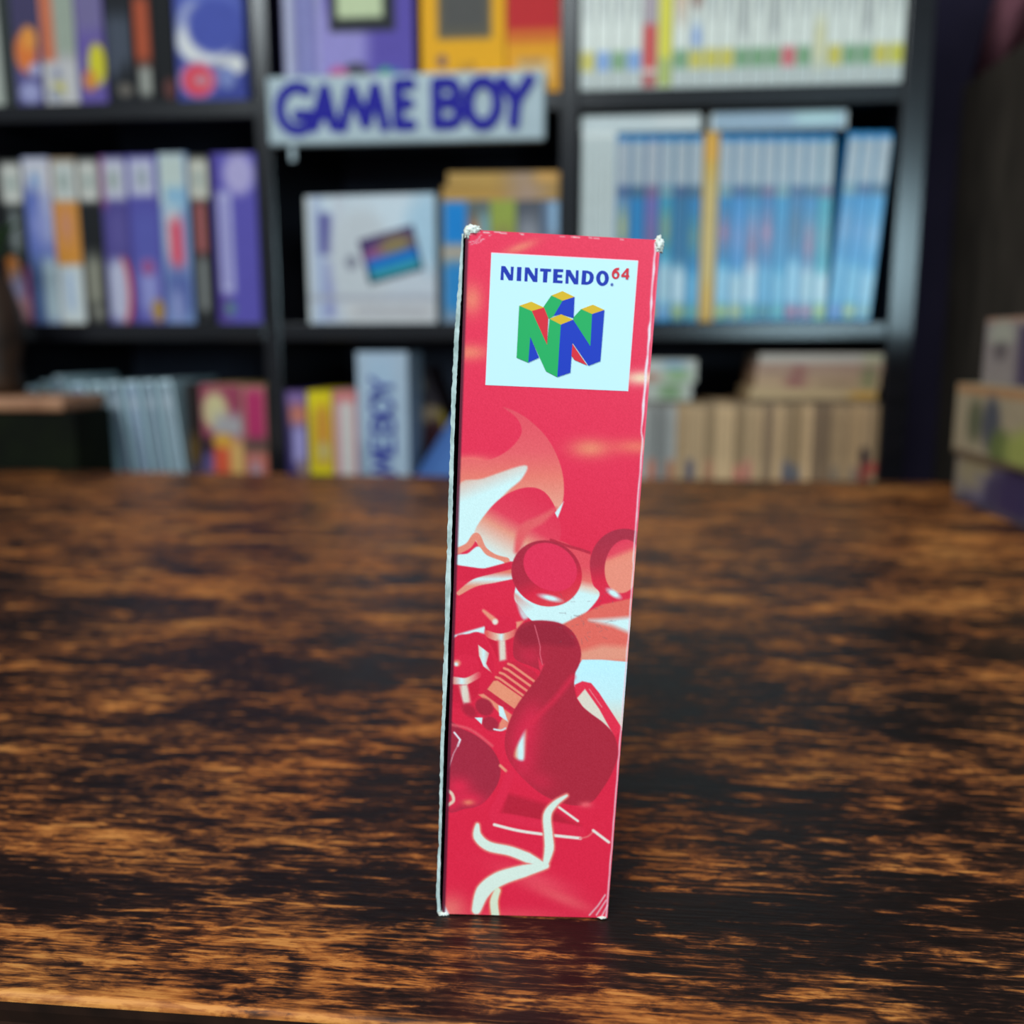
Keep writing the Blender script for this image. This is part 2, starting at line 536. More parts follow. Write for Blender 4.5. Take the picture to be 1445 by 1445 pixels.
stand('game_box', 'violet-blue game box between purple and pale blue ones', 'game box', 192, 236, 455, 219, B2,
      [(.1, .02, .85, .24, (186, 182, 200), .06), (.3, .08, .65, .18, (150, 156, 160), .1), (.1, .3, .9, .7, (86, 86, 160), .3), (.2, .66, .8, .95, (140, 140, 192), .25), ('e', .75, .92, .2, .07, (168, 130, 60)), ('e', .5, .66, .2, .05, (150, 80, 130))], (78, 70, 146), GM)
stand('game_box', 'pale blue and white game box with red patch', 'game box', 236, 276, 455, 216, B2,
      [(0, 0, .9, .3, (186, 194, 186), .08), (.2, .2, .9, .32, (130, 170, 196), .1), (.1, .3, .7, .6, (190, 200, 200), .2), (.25, .38, .75, .66, (210, 84, 104), .15), (.1, .7, .9, .95, (80, 92, 150), .2), (.2, .8, .6, 1, (140, 146, 190), .2)], (118, 140, 180), GM)
stand('game_box', 'black game box with red strip and pale label, beside the wide purple box', 'game box', 277, 305, 455, 219, B2,
      label_top(.05, .95, (196, 190, 174)) + [(.25, .27, .75, .58, (156, 86, 84), .1), (.3, .6, .7, .93, (128, 128, 124), .1)], (24, 24, 26), GM)
stand('game_box', 'wide purple game box with white lettering, right end of its row', 'game box', 308, 370, 455, 216, B2,
      [(.0, 0, .1, 1, (60, 40, 110), .05), ('e', .62, .12, .34, .12, (172, 160, 200), .5), (.12, .22, .42, .82, (178, 174, 206), .08), (.2, .26, .33, .78, (140, 132, 186), .05), (.14, .84, .3, .98, (90, 60, 120), .1), ('e', .3, .91, .12, .04, (90, 120, 130))], (88, 78, 162), GM)

# ---- bottom left shelf: leaning cases and small boxes
GC = 'leaning pale blue cases on the bottom left shelf'
random.seed(4)


def lean_case(u0, u1, vb, vt, lean, label, cols, y=None, zb=B3):
    y = YF + 0.006 if y is None else y
    x0, x1 = on_y(u0, vb, y).x, on_y(u1, vb, y).x
    zb0 = zb
    h = (on_y((u0 + u1) / 2, vt, y).z - zb0) / math.cos(lean)
    zv = on_y((u0 + u1) / 2, vb, y).z
    wd = (x1 - x0) * .68
    r = empty('plastic_case', ((x0 + x1) / 2 + (zv - zb) * math.tan(-lean), y, zb + wd / 2 * abs(math.sin(lean)) + .0003), (0, lean, 0))
    tag(r, label, 'game case', GC)
    box('shell', -wd / 2, wd / 2, 0.0008, 0.135, 0, h, M_CLEAR_CASE, r, 0.001)
    d = [(0, 0, 1, 1, cols[0]), (.1, .0, .5, .9, cols[1], .3), (.5, .3, .95, 1, cols[2], .3), (.15, .1, .8, .16, (190, 194, 200), .1)]
    ins = printed('spine_label', wd * .72, .0009, h * .96, d, cols[0], M_GLOSS, r, y0=0.0)
    ins.location = (0, -0.0001, h * .02)
    return r


seeds = [(115, 143), (144, 167), (167, 191), (191, 217), (217, 238), (238, 264)]
ws = ['first', 'second', 'third', 'fourth', 'fifth', 'last']
cc = [((96, 116, 138), (150, 156, 176), (110, 130, 150)), ((112, 132, 140), (142, 154, 158), (96, 124, 140)), ((96, 108, 122), (128, 130, 140), (116, 124, 146)),
      ((120, 136, 156), (156, 166, 188), (116, 132, 150)), ((104, 118, 134), (140, 150, 162), (112, 128, 140)), ((126, 140, 150), (160, 172, 180), (126, 146, 156))]
for i, (a, b_) in enumerate(seeds):
    lean_case(a, b_, 660, 543 - i, R(-6), '%s of the six leaning pale blue cases on the bottom left shelf' % ws[i], cc[i])
for i, (a, b_) in enumerate(((50, 66), (70, 86), (90, 106))):
    lean_case(a, b_, 620, 546 - 7 * i, R(-8), '%s leaning pale case showing above the dark crate' % ('leftmost', 'middle', 'rightmost')[i],
              (((124, 128, 136), (146, 146, 150), (100, 104, 112)), ((110, 112, 104), (160, 156, 140), (84, 86, 84)), ((100, 104, 116), (150, 150, 158), (90, 94, 104)))[i])

GB = 'small boxes on the bottom left shelf'
stand('game_box', 'dark brown box beside the last leaning case', 'game box', 268, 287, 660, 541, B3,
      [(0, 0, 1, .4, (36, 26, 24), .1), (0, .35, .8, .6, (96, 70, 30), .2), (.1, .55, 1, .9, (60, 58, 92), .2)], (44, 32, 30), GB)
stand('game_box', 'colourful box with magenta top band and orange-red panel', 'game box', 288, 346, 662, 543, B3,
      [(0, 0, 1, .5, (150, 62, 84), .1), ('e', .35, .18, .3, .13, (206, 190, 140), .5), (.3, .2, 1, .36, (168, 160, 160), .15), (0, .36, .35, .52, (34, 26, 34), .1), (0, .46, .3, .6, (84, 76, 130), .1),
       (.25, .40, .75, .80, (214, 84, 54), .15), (.65, .38, 1, .8, (214, 166, 96), .12), ('e', .5, .38, .25, .05, (214, 156, 60))], (176, 120, 110), GB, side=(180, 150, 96))
stand('game_box', 'pink-red box with cream corner beside the divider', 'game box', 347, 379, 664, 545, B3,
      [(.1, .02, .95, .42, (178, 46, 94), .15), (0, .36, 1, .46, (90, 70, 60), .1), (0, .46, 1, .72, (196, 100, 84), .1), (.2, .52, .7, .66, (160, 140, 150), .2), (.1, .66, .45, .8, (196, 70, 60), .1), (.45, .66, 1, .8, (210, 176, 140), .1)], (180, 130, 110), GB, side=(180, 150, 96))
for i, (a, b_, zz) in enumerate(((282, 318, 0), (322, 366, 0))):
    pass

# ---- middle column, top shelf
stand('console_box', 'purple handheld console box with pale side strip, above the sign', 'game box', 402, 585, 120, 0, B1,
      [(0, 0, .3, 1, (170, 168, 190), .02), (.10, .2, .24, .96, (86, 80, 150), .03), (.14, .3, .2, .9, (150, 148, 190), .02), (.3, 0, 1, 1, (92, 76, 160), .02), ('e', .45, .75, .2, .3, (150, 138, 196), .6),
       (.36, .2, .86, .685, (36, 36, 40), .03), (.42, .2, .77, .62, (196, 204, 160), .03), ('e', .55, .88, .1, .045, (70, 66, 80)), ('e', .42, .90, .08, .05, (190, 90, 140)), ('e', .68, .93, .08, .035, (200, 170, 60)), ('e', .78, .9, .06, .04, (60, 150, 120)), ('e', .86, .92, .06, .05, (70, 110, 170))],
      (92, 76, 160), 'boxes above the sign', ht=.21, depth=.07)
stand('console_box', 'bright yellow box with a dark grey screen', 'game box', 595, 713, 122, 0, B1,
      [(.2, .3, .84, .70, (96, 88, 74), .04), (.28, .38, .76, .64, (84, 80, 76), .04), ('e', .25, .82, .06, .035, (120, 84, 90)), ('e', .6, .85, .05, .025, (190, 130, 40)), ('e', .52, .88, .1, .05, (206, 146, 40)), (0, .93, 1, 1, (220, 160, 80), .05)],
      (236, 166, 26), 'boxes above the sign', ht=.185, depth=.06)
stand('console_box', 'narrow box with red top and yellow lower half', 'game box', 714, 797, 126, 0, B1,
      [(0, 0, 1, .66, (196, 40, 44), .05), (0, .62, 1, .72, (214, 110, 40), .06), (0, .70, 1, 1, (232, 156, 34), .03), (.18, .80, .85, .97, (226, 180, 110), .06), (.25, .80, .7, .83, (170, 130, 90), .05)],
      (226, 150, 36), 'boxes above the sign', ht=.165, depth=.06)


# ---- the shop-style sign on the shelf edge
def stroke(bm, pts, width, z=0.0, thick=0.0, cap=8, mi=0):
    """a flat brush stroke through pts in the x-z plane (facing -y), round joints and ends"""
    pts = [Vector((p[0], p[1])) for p in pts]
    z0 = [z]

    def lay():
        z0[0] -= 0.000012
        return z0[0]
    ws_ = width if isinstance(width, (list, tuple)) else [width] * len(pts)

    def disc(c, r):
        z = lay()
        vs = [bm.verts.new((c.x + r * math.cos(2 * math.pi * k / 16), z, c.y + r * math.sin(2 * math.pi * k / 16))) for k in range(16)]
        bm.faces.new(vs).material_index = mi
    for i in range(len(pts) - 1):
        d = (pts[i + 1] - pts[i]).normalized()
        n = Vector((-d.y, d.x))
        a, b_ = ws_[i] / 2, ws_[i + 1] / 2
        q = [pts[i] + n * a, pts[i] - n * a, pts[i + 1] - n * b_, pts[i + 1] + n * b_]
        zz = lay()
        bm.faces.new([bm.verts.new((p.x, zz, p.y)) for p in q]).material_index = mi
    for p, ww in zip(pts, ws_):
        disc(p, ww / 2)


SY = YF - 0.013
tl, tr = on_y(375, 108, SY), on_y(769, 111, SY)
bl, br = on_y(386, 205, SY), on_y(770, 197, SY)
sw, sh = (tr.x - tl.x), (tl.z - bl.z)
sign = empty('sign', ((tl.x + tr.x) / 2, SY, bl.z))
tag(sign, 'pale sign with big dark blue letters hung on the shelf edge', 'sign')
box('panel', -sw / 2, sw / 2, 0, 0.0128, 0, sh, M_PALE, sign, 0.003)
class Count:
    n = 0

    def next(self):
        self.n += 1
        return self.n


SN = Count()
lt = bmesh.new()
LW = 0.0125


def L2(pts):      # letter space: crop pixels of the sign, x 90..1240, y 380..600
    return [(-sw / 2 + sw * (x - 40) / 1255, sh * (1 - (y - 352) / 292.0)) for x, y in pts]


def arc(cx, cy, rx, ry, a0, a1, n=14):
    return [(cx + rx * math.cos(R(a0 + (a1 - a0) * k / n)), cy - ry * math.sin(R(a0 + (a1 - a0) * k / n))) for k in range(n + 1)]


for pts in (arc(180, 492, 82, 92, 55, 305) + [(236, 520), (180, 520)],                                   # G
            [(255, 570), (308, 412), (345, 570)], [(280, 520), (335, 520)],                              # A
            [(385, 575), (432, 412), (492, 560), (540, 412), (580, 575)],                                # M
            [(700, 400), (640, 400), (640, 570), (700, 570)], [(640, 482), (690, 482)],                  # E
            [(815, 570), (815, 400), (870, 400)] + arc(872, 440, 34, 40, 90, -90, 8) + [(825, 482)],     # B
            [(825, 482), (878, 482)] + arc(878, 526, 38, 44, 90, -90, 8) + [(815, 570)],
            arc(1022, 488, 66, 90, 0, 360, 24),                                                          # O
            [(1110, 400), (1168, 480), (1228, 395)], [(1168, 480), (1158, 575)]):                        # Y
    stroke(lt, L2(pts), LW, z=-0.0004 - .00025 * SN.next())
lo_ = link('lettering', lt, M_SIGN_BLUE, sign)
lo_['label'] = 'big dark blue capital letters'
hk = on_y(411, 218, SY)
box('hanging_clip', hk.x - .003 - sign.location.x, hk.x + .003 - sign.location.x, .004, .006, hk.z - .006 - bl.z, .002, M_PALE, sign, 0.0006)

# ---- middle column, middle shelf
gb = stand('console_box', 'white handheld console box picturing a dark screen, under the sign', 'game box', 432, 616, 456, 274, B2,
           [(0, 0, 1, .5, (204, 214, 220), .3), (0, 0, .04, 1, (206, 206, 200), .02), (.04, 0, .13, 1, (176, 186, 206), .03), (.10, .13, .20, .46, (84, 80, 144), .05), (.13, .5, .22, .96, (140, 142, 186), .06),
            (.22, 0, .3, 1, (196, 198, 204), .06), ('e', .42, .5, .24, .42, (196, 198, 200), .4), ('e', .35, .52, .05, .06, (134, 134, 146)), ('e', .97, .28, .2, .3, (168, 196, 212), .6), (0, .78, 1, .82, (168, 166, 174), .05), (.3, .84, 1, 1, (200, 196, 194), .08), (.38, .88, .95, .93, (176, 172, 176), .04)],
           (196, 200, 206), None, depth=.05, material=M_GLOSS, rz=R(-4))
gb.location.y += .006
# the slanted screen printed on the box: a thin sheet lying on the front
gw = gb.dimensions.x
gh = gb.dimensions.z
sp = printed('screen_print', gw * .44, .0003, gh * .36, [(0, 0, 1, .5, (74, 52, 100), .1), ('e', .3, .45, .3, .2, (150, 80, 130), .7), ('e', .62, .32, .3, .2, (140, 120, 80), .8), (.06, .48, .96, .75, (10, 112, 190), .08), (.06, .72, .96, .92, (50, 150, 165), .08)],
             (26, 30, 52), M_CARD, gb)
sp.location = (gw * .20, -.0004, gh * .36)
sp.rotation_euler = (0, R(-14), 0)

GN = 'game boxes in the middle of the bookcase'
mids = [(625, 661, [(.1, .02, .95, .36, (20, 128, 200), .08), (0, .36, 1, .52, (176, 160, 140), .1), (.1, .5, 1, .9, (40, 130, 190), .2)], (120, 140, 160), 'white and bright blue game box beside the white console box'),
        (661, 692, [(0, 0, 1, .2, (96, 100, 96), .1), (.1, .16, .6, .4, (190, 120, 70), .2), (.5, .1, 1, .6, (120, 156, 160), .2)], (120, 136, 140), 'teal and orange game box in front of the red box corner'),
        (692, 728, [(0, 0, 1, 1, (150, 160, 70), .1), (.15, .25, .8, .7, (140, 120, 80), .3)], (150, 160, 70), 'yellow-green game box under the gold stack'),
        (728, 763, [(.1, .15, .9, .6, (140, 140, 146), .3)], (84, 86, 94), 'grey game box right of the yellow-green one'),
        (763, 797, [(.5, 0, 1, .3, (150, 180, 206), .1), (.3, .3, .8, .8, (130, 130, 130), .3)], (96, 112, 134), 'blue-grey game box against the right divider')]
for a, b_, d, body, lb in mids:
    stand('game_box', lb, 'game box', a, b_, 456, 283, B2, d, body, GN, side=(110, 92, 70))


def lying(name, label, u0, u1, vb, vt, zb, design, body, group, depth=.11, y=None, rz=0.0, material=None):
    y = YF + 0.008 if y is None else y
    vm = (vb + vt) / 2
    x0, x1 = clamp(on_y(u0, vm, y).x, on_y(u1, vm, y).x)
    h = on_y((u0 + u1) / 2, vt, y).z - on_y((u0 + u1) / 2, vb, y).z
    o = printed(name, x1 - x0, depth, h, design, body, material or M_CARD)
    o.location = ((x0 + x1) / 2, y, zb + .0003)
    o.rotation_euler = (0, 0, rz)
    tag(o, label, 'game box', group)
    return zb + .0003 + h


zt = on_y(711, 283, YF + 0.004).z + .0003
zt = lying('game_box', 'gold-brown flat box lying on the game boxes, lower of two', 624, 796, 283, 262, zt,
           [(0, 0, .5, 1, (184, 140, 70), .2), (.6, 0, .85, 1, (170, 140, 120), .2)], (176, 136, 80), 'flat boxes on top of the middle row')
lying('game_box', 'gold-brown flat box on top of the pile, upper of two', 632, 792, 262, 243, zt,
      [(0, .2, .5, 1, (190, 148, 78), .2), (.55, 0, .8, 1, (170, 140, 116), .2), (.8, 0, 1, .7, (214, 160, 90), .1)], (178, 138, 80), 'flat boxes on top of the middle row', rz=R(2))

# ---- middle column, bottom shelf
GS = 'boxes in the middle of the bottom shelf'
stand('game_box', 'dark purple box with orange spot and lilac panel', 'game box', 404, 436, 662, 552, B3,
      [(.1, 0, 1, .12, (130, 100, 150), .1), (.2, .1, 1, .24, (196, 116, 96), .12), (.3, .24, .9, .52, (160, 148, 196), .15), (.5, .5, 1, .8, (150, 120, 110), .15)], (56, 42, 92), GS)
stand('game_box', 'yellow box with orange drawing', 'game box', 437, 472, 664, 552, B3,
      [(.1, 0, .9, .12, (226, 204, 20), .1), ('e', .6, .3, .3, .22, (206, 140, 50), .5), ('e', .6, .42, .2, .07, (190, 170, 110), .4), (.15, .54, .9, 1, (222, 200, 16), .05)], (206, 176, 36), GS)
stand('game_box', 'pink box with white strip between yellow and pale grey boxes', 'game box', 473, 506, 665, 552, B3,
      [(0, 0, 1, .08, (206, 120, 116), .05), (.3, .08, .8, 1, (206, 198, 190), .1)], (204, 146, 148), GS)
gbx = stand('game_box', 'tall pale grey-blue box with blue vertical lettering', 'game box', 507, 578, 666, 497, B3,
            [(.3, .04, .7, .10, (196, 180, 190), .1), (0, .5, .2, 1, (140, 156, 172), .1), (.2, 0, .75, .6, (166, 186, 204), .2)], (168, 182, 196), GS, depth=.085)
vw, vh = gbx.dimensions.x, gbx.dimensions.z
SB = Count()
lb = bmesh.new()
LS = vh * .80


def vtext(pts, k0, k1):   # letter box 0..1 -> rotated, reading upwards; k0..k1 along the height
    return [((-.20 + .42 * (1 - y)) * -vw, vh * .06 + LS * (k0 + (k1 - k0) * x)) for x, y in pts]


unit = lambda ar: [((x + 1) / 2, (y + 1) / 2) for x, y in ar]
slots = [(.08, .19), (.2, .33), (.345, .485), (.5, .59), (.635, .745), (.755, .87), (.885, 1.0)]
glyphs = [[unit(arc(0, 0, 1, 1, 50, 310)) + [(.9, .55), (.5, .55)]], [[(0, 1), (.5, 0), (1, 1)], [(.2, .65), (.8, .65)]], [[(0, 1), (.2, 0), (.5, .8), (.8, 0), (1, 1)]], [[(1, 0), (0, 0), (0, 1), (1, 1)], [(0, .5), (.8, .5)]],
          [[(0, 1), (0, 0), (.7, .05), (.9, .25), (.7, .48), (0, .5)], [(.7, .48), (1, .75), (.7, 1), (0, 1)]], [unit(arc(0, 0, 1, 1, 0, 360, 18))], [[(0, 0), (.5, .5), (1, 0)], [(.5, .5), (.5, 1)]]]
for (k0, k1), gl in zip(slots, glyphs):
    for st in gl:
        stroke(lb, [(p[0], p[1]) for p in vtext(st, k0, k1)], 0.0043, z=-.0004 - .0003 * SB.next())
lo2 = link('lettering', lb, M_SIGN_BLUE, gbx)
lo2['label'] = 'blue capital letters running upwards'


def tilted(name, label, x, zb, wd, ht, dp, y, lean, design, body):
    o = printed(name, wd, dp, ht, design, body, M_CARD)
    o.location = (x, y, zb + wd / 2 * abs(math.sin(lean)) + .0004)
    o.rotation_euler = (0, lean, 0)
    tag(o, label, 'game box', GS)
    return o


pr = on_y(632, 600, YF + .095)
mx = pr.x + (pr.z - B3 - .050 * math.sin(R(20))) * math.tan(R(20)) - .025 * math.cos(R(20))
blx = on_y(584, 680, YF + .008).x + .06 * math.cos(R(33))
tilted('game_box', 'dark maroon box with pale spots leaning towards the tall grey box', mx, B3, .050, .186, .10, YF + .095, R(-20),
       [(0, 0, 1, .28, (56, 46, 50), .1), ('e', .5, .1, .3, .05, (150, 140, 110), .5), ('e', .6, .3, .3, .06, (160, 130, 100), .5), (0, .36, .9, .7, (72, 34, 40), .1), (.85, .3, 1, .7, (176, 150, 50), .1), ('e', .4, .75, .3, .06, (150, 124, 110), .5)], (50, 34, 38))
tilted('game_box', 'blue box leaning to the right beside the red box', blx, B3, .12, .10, .075, YF + .008, R(33),
       [(.1, 0, .4, 1, (80, 118, 180), .2)], (62, 96, 156))

# ---- right column, top shelf: white cases
GW = 'white cases on the top right shelf'


def case(label, u0, u1, vb, vt, zb, design, paper, shell, group, ht=None, lean=0.0, depth=.135, name='game_case'):
    y = YF + 0.006
    x0, x1 = clamp(on_y(u0, vb, y).x, on_y(u1, vb, y).x)
    wd = (x1 - x0) - 0.0008
    h = ht if ht else (on_y((u0 + u1) / 2, vt, y).z - zb) / math.cos(lean)
    r = empty(name, ((x0 + x1) / 2, y, zb + (wd / 2 * abs(math.sin(lean)) if lean else 0) + .0002), (0, lean, 0))
    tag(r, label, 'game case', group)
    box('shell', -wd / 2, wd / 2, 0.0012, depth, 0, h, shell, r, 0.0012)
    ins = printed('paper_sleeve', wd * .93, .0013, h * .955, design, paper, M_GLOSS, r)
    ins.location = (0, -.0001, h * .012)
    return r


Wp = (226, 226, 214)
GRN, YEL, BLU, RED = (116, 156, 110), (204, 188, 70), (120, 156, 206), (206, 96, 100)
tops = [('yellow', YEL, None), ('blue', BLU, None), ('green', GRN, None), ('blue', BLU, None), ('red', (176, 70, 60), 'red'), ('olive', (160, 170, 70), 'yellow'), ('green', GRN, 'peach'), ('yellow', YEL, 'blue'), ('yellow', YEL, None),
        ('yellow', YEL, None), ('green', GRN, 'grey'), ('green', GRN, None), ('green', GRN, 'grey'), ('red', RED, None), ('green', GRN, None), ('pale', (190, 196, 180), 'beige'), ('yellow', YEL, None), ('green', GRN, None), ('green', GRN, 'grey'),
        ('yellow', YEL, None), ('yellow', (204, 194, 60), None)]
NW = len(tops)
for i, (nm, sc_, special) in enumerate(tops):
    u0 = 818 + (1273 - 818) * i / NW
    u1 = 818 + (1273 - 818) * (i + 1) / NW
    vb = 125 - 11 * i / NW
    d = [(0, .80, 1, .905, sc_, .03), (0, .91, 1, 1, (190, 194, 188), .02), (.35, .45, .65, .62, (150, 152, 150), .2)]
    if special == 'red':
        d = [(0, 0, 1, .7, (170, 150, 156), .1), (0, .66, 1, .9, (206, 50, 46), .05), (0, .93, 1, 1, (176, 60, 60), .05)]
        lb_ = 'red-bottomed case among the white cases on the top right shelf'
    elif special == 'yellow':
        d = [(0, 0, 1, .86, (222, 208, 40), .04), (0, .84, 1, 1, (170, 180, 90), .05)]
        lb_ = 'yellow case among the white cases on the top right shelf'
    else:
        if special == 'peach':
            d.append((.1, .3, .9, .62, (214, 180, 150), .3))
        if special == 'blue':
            d.append((.2, .68, .8, .79, (120, 150, 206), .15))
            d.append(('e', .5, .5, .4, .08, (150, 110, 96), .6))
        if special == 'grey':
            d.append((.3, .4, .7, .74, (140, 140, 138), .2))
        if special == 'beige':
            d.append((.1, .66, .9, .9, (214, 206, 160), .2))
        lb_ = '%s case from the left on the top right shelf, white with %s foot stripe' % (ORD[i], nm)
    case(lb_, u0, u1, vb, 0, B1, d, Wp, M_WHITE_CASE, GW, ht=.19)

# ---- right column, middle shelf: three white, then blue cases
GW2 = 'white cases at the left end of the blue row'
for i, (a, b_) in enumerate(((818, 834), (834, 850), (850, 866))):
    case('%s white case left of the blue cases' % ('first', 'second', 'third')[i], a, b_, 456, 186, B2, [(.3, .1, .6, .4, (188, 192, 186), .2)], (196, 202, 198), M_WHITE_CASE, GW2)
GBL = 'blue cases on the middle right shelf'
HB = (168, 172, 176)
random.seed(11)
blue_specs = []
edges = [866 + (985 - 866) * i / 6 for i in range(7)]
mid1 = [(70, 124, 190), (0, 122, 180), (104, 96, 164), (0, 138, 196), (24, 104, 146), (0, 116, 170)]
for i in range(6):
    blue_specs.append((edges[i], edges[i + 1], mid1[i], [(170, 176, 120), None, (120, 96, 140), (130, 150, 110), None, (110, 140, 120)][i], 0.0))
blue_specs.append((985, 1007, 'yellow', None, 0.0))
ed2 = [1007 + (1165 - 1007) * i / 8 for i in range(9)]
mid2 = [(0, 124, 182), (44, 134, 196), (0, 128, 186), (30, 112, 172), (20, 136, 186), (0, 112, 172), (0, 122, 182), (24, 150, 170)]
acc2 = [(170, 110, 140), (130, 140, 190), (130, 140, 180), (176, 120, 150), (60, 120, 170), (60, 90, 120), (120, 130, 150), (110, 150, 160)]
for i in range(8):
    blue_specs.append((ed2[i], ed2[i + 1], mid2[i], acc2[i], 0.0))
ed3 = [1166, 1186, 1206, 1227]
mid3 = [(0, 130, 192), (16, 138, 198), (56, 152, 206)]
for i in range(3):
    blue_specs.append((ed3[i], ed3[i + 1], mid3[i], [(110, 150, 190), (100, 150, 200), (150, 180, 210)][i], R(3.6)))
foot = [(190, 190, 90), (110, 150, 180), (196, 190, 110), (140, 160, 190), (180, 190, 100), (120, 170, 140), None, (200, 196, 80), (196, 190, 90), (110, 170, 140), (60, 130, 120), (90, 170, 160), (196, 90, 110), (196, 110, 120), (200, 196, 90), (110, 130, 190), (200, 196, 100), (150, 180, 170)]
nb = 0
for k, (a, b_, mc, ac, ln) in enumerate(blue_specs):
    vt = 190 if ln == 0 else 187
    if mc == 'yellow':
        case('yellow case standing in the middle of the blue row', a, b_, 456, 186, B2, [(0, 0, 1, .12, (222, 158, 30), .05), (.2, .2, .8, .8, (200, 172, 100), .2), (0, .94, 1, 1, (196, 150, 40), .05)], (206, 160, 50), mat('yellow_plastic', lin((206, 150, 30)), .3), GBL)
        continue
    d = [(0, 0, 1, .245, HB, .02), (.45, 0, .62, .24, (186, 190, 190), .05), (.0, .25, 1, .31, [(60, 80, 120), (70, 90, 110), (120, 90, 120), (130, 150, 150)][k % 4], .06), (0, .31, 1, 1, mc, .04)]
    if ac:
        d.append((.15, .36 + .05 * (k % 3), .85, .60, ac, .3))
    d.append((.08, .66 + .03 * (k % 3), .94, .925, ((96, 170, 206), (150, 200, 222), (196, 220, 228), (120, 186, 214), (176, 206, 214))[(k * 3) % 5], .15))  # pale lower band: sleeve print with window glare painted into it
    if k in (9, 13):
        d.append((.2, .52, .8, .66, (176, 96, 120), .3))
    if foot[k]:
        d.append((.1, .925, .9, .985, foot[k], .1))
    nb += 1
    where = 'left of the yellow case' if k < 6 else ('right of the yellow case' if k < 15 else 'leaning at the right end')
    num = (k if k < 6 else (k - 7 if k < 15 else k - 15))
    if k < 6:
        lab = '%s blue case from the left in the group left of the yellow case' % ORD[num]
    elif k < 15:
        lab = '%s blue case to the right of the yellow case, standing upright' % ORD[num]
    else:
        lab = '%s of three blue cases leaning at the right end of their row' % ('leftmost', 'middle', 'rightmost')[num]
    case(lab, a, b_, 455, vt, B2, d, mc, M_BLUE_CASE, GBL, lean=ln)

# white flat cases lying on top of the row
ztop = on_y(920, 186, YF + 0.006).z + .0006
GF = 'flat white cases lying on the upright row'


def flat_case(label, u0, u1, vb, vt, zb, colr, cap):
    y = YF + .012
    x0, x1 = on_y(u0, (vb + vt) / 2, y).x, on_y(u1, (vb + vt) / 2, y).x
    h = on_y((u0 + u1) / 2, vt, y).z - on_y((u0 + u1) / 2, vb, y).z
    r = empty('game_case', ((x0 + x1) / 2, y, zb))
    tag(r, label, 'game case', GF)
    box('shell', -(x1 - x0) / 2, (x1 - x0) / 2, .0012, .135, 0, h, M_WHITE_CASE, r, .0014)
    printed('paper_sleeve', (x1 - x0) * .96, .0013, h * .86, [(0, .1, .5, .5, colr, .2), (.62, .1, .97, .75, cap, .1)], colr, M_GLOSS, r).location = (0, -.0001, h * .07)  # cap colours a patch at the right; the mint one is painted glare


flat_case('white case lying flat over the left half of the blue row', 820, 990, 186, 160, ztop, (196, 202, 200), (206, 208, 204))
flat_case('bluish white case lying flat right of the dark gap', 1003, 1196, 184, 157, ztop, (150, 170, 186), (176, 206, 206))  # last colour: window glare painted into the sleeve as a mint patch

# ---- right column, bottom shelf: thin cream boxes
GCR = 'thin cream boxes upright on the bottom right shelf'
n_cr = 27
cr0, cr1 = 872, 1243
spots = {3: (196, 120, 96), 5: (176, 116, 84), 7: (86, 84, 100), 9: (176, 120, 90), 12: (206, 124, 104), 13: (200, 130, 110), 17: (96, 98, 112), 18: (110, 108, 112), 22: (150, 130, 110), 25: (140, 50, 50), 24: (150, 128, 110)}
for i in range(n_cr):
    a, b_ = cr0 + (cr1 - cr0) * i / n_cr, cr0 + (cr1 - cr0) * (i + 1) / n_cr
    greyish = i < 6
    base = (156, 152, 146) if greyish else ((196, 160, 120) if i % 3 else (178, 144, 106))
    if i in (15, 20, 21):
        base = (146, 118, 92)
    vf = 1 + .16 * math.sin(i * 2.7) * math.cos(i * 1.3 + .5)
    base = tuple(min(255, x * vf) for x in base)
    d = [(.2, .06, .7, .42, tuple(int(x * .86) for x in base), .2), (0, 0, 1, .02, (110, 96, 80), .02)]
    if i in spots:
        d.append((.0, .42 if i % 2 else .46, 1, .62, spots[i], .08))
    if i == 25:
        d.append(('e', .4, .38, .6, .06, (24, 24, 44), .4))
    if i == 26:
        d.append((.0, .43, 1, .50, (196, 70, 66), .06))
    if i == 0:
        d.append(('e', .5, .18, .45, .05, (90, 124, 170), .4))
    r_ = n_cr - i
    lab = 'thin %s box on the bottom right shelf, %s from the row\'s right end' % ('grey-white' if greyish else 'cream', ORD[r_ - 1] if r_ <= 28 else '')
    stand('cartridge_box', lab, 'game box', a, b_, 600, 567 + (i % 3), B3, d, base, GCR, depth=.10, y=YF + .006, material=M_CARD, side=base)
zl = on_y(1060, 566, YF + .006).z + .0004
zc = on_y(930, 566, YF + .006).z + .0004
GL = 'flat cream boxes stacked on the upright row'
WGR = (186, 184, 174)
z = zl
for nm, ua, ub, vb, vt, body, d in (
        ('lowest', 1058, 1238, 564, 546, (190, 160, 120), [(.8, .3, 1, .9, (200, 150, 60), .1), (0, .8, 1, 1, (150, 124, 96), .1)]),
        ('second lowest', 1066, 1242, 546, 528, (184, 150, 118), [(.25, .1, .4, .9, (150, 96, 90), .1), (.5, .4, .8, .9, (160, 130, 104), .1), (.86, .1, .95, 1, (120, 126, 84), .1)]),
        ('second highest', 1068, 1246, 528, 512, (176, 140, 118), [(0, .5, 1, 1, (160, 130, 112), .1), (.3, .2, .38, .9, (140, 80, 80), .1), (.86, .3, .95, 1, (110, 120, 84), .1)]),
        ('topmost', 1072, 1246, 512, 499, (180, 168, 156), [(.85, .2, 1, .9, (170, 166, 130), .1)])):
    z = lying('cartridge_box', '%s of the flat cream boxes stacked at the right of the bottom shelf' % nm, ua, ub, vb, vt, z, d, body, GL, depth=.10)
z = zc
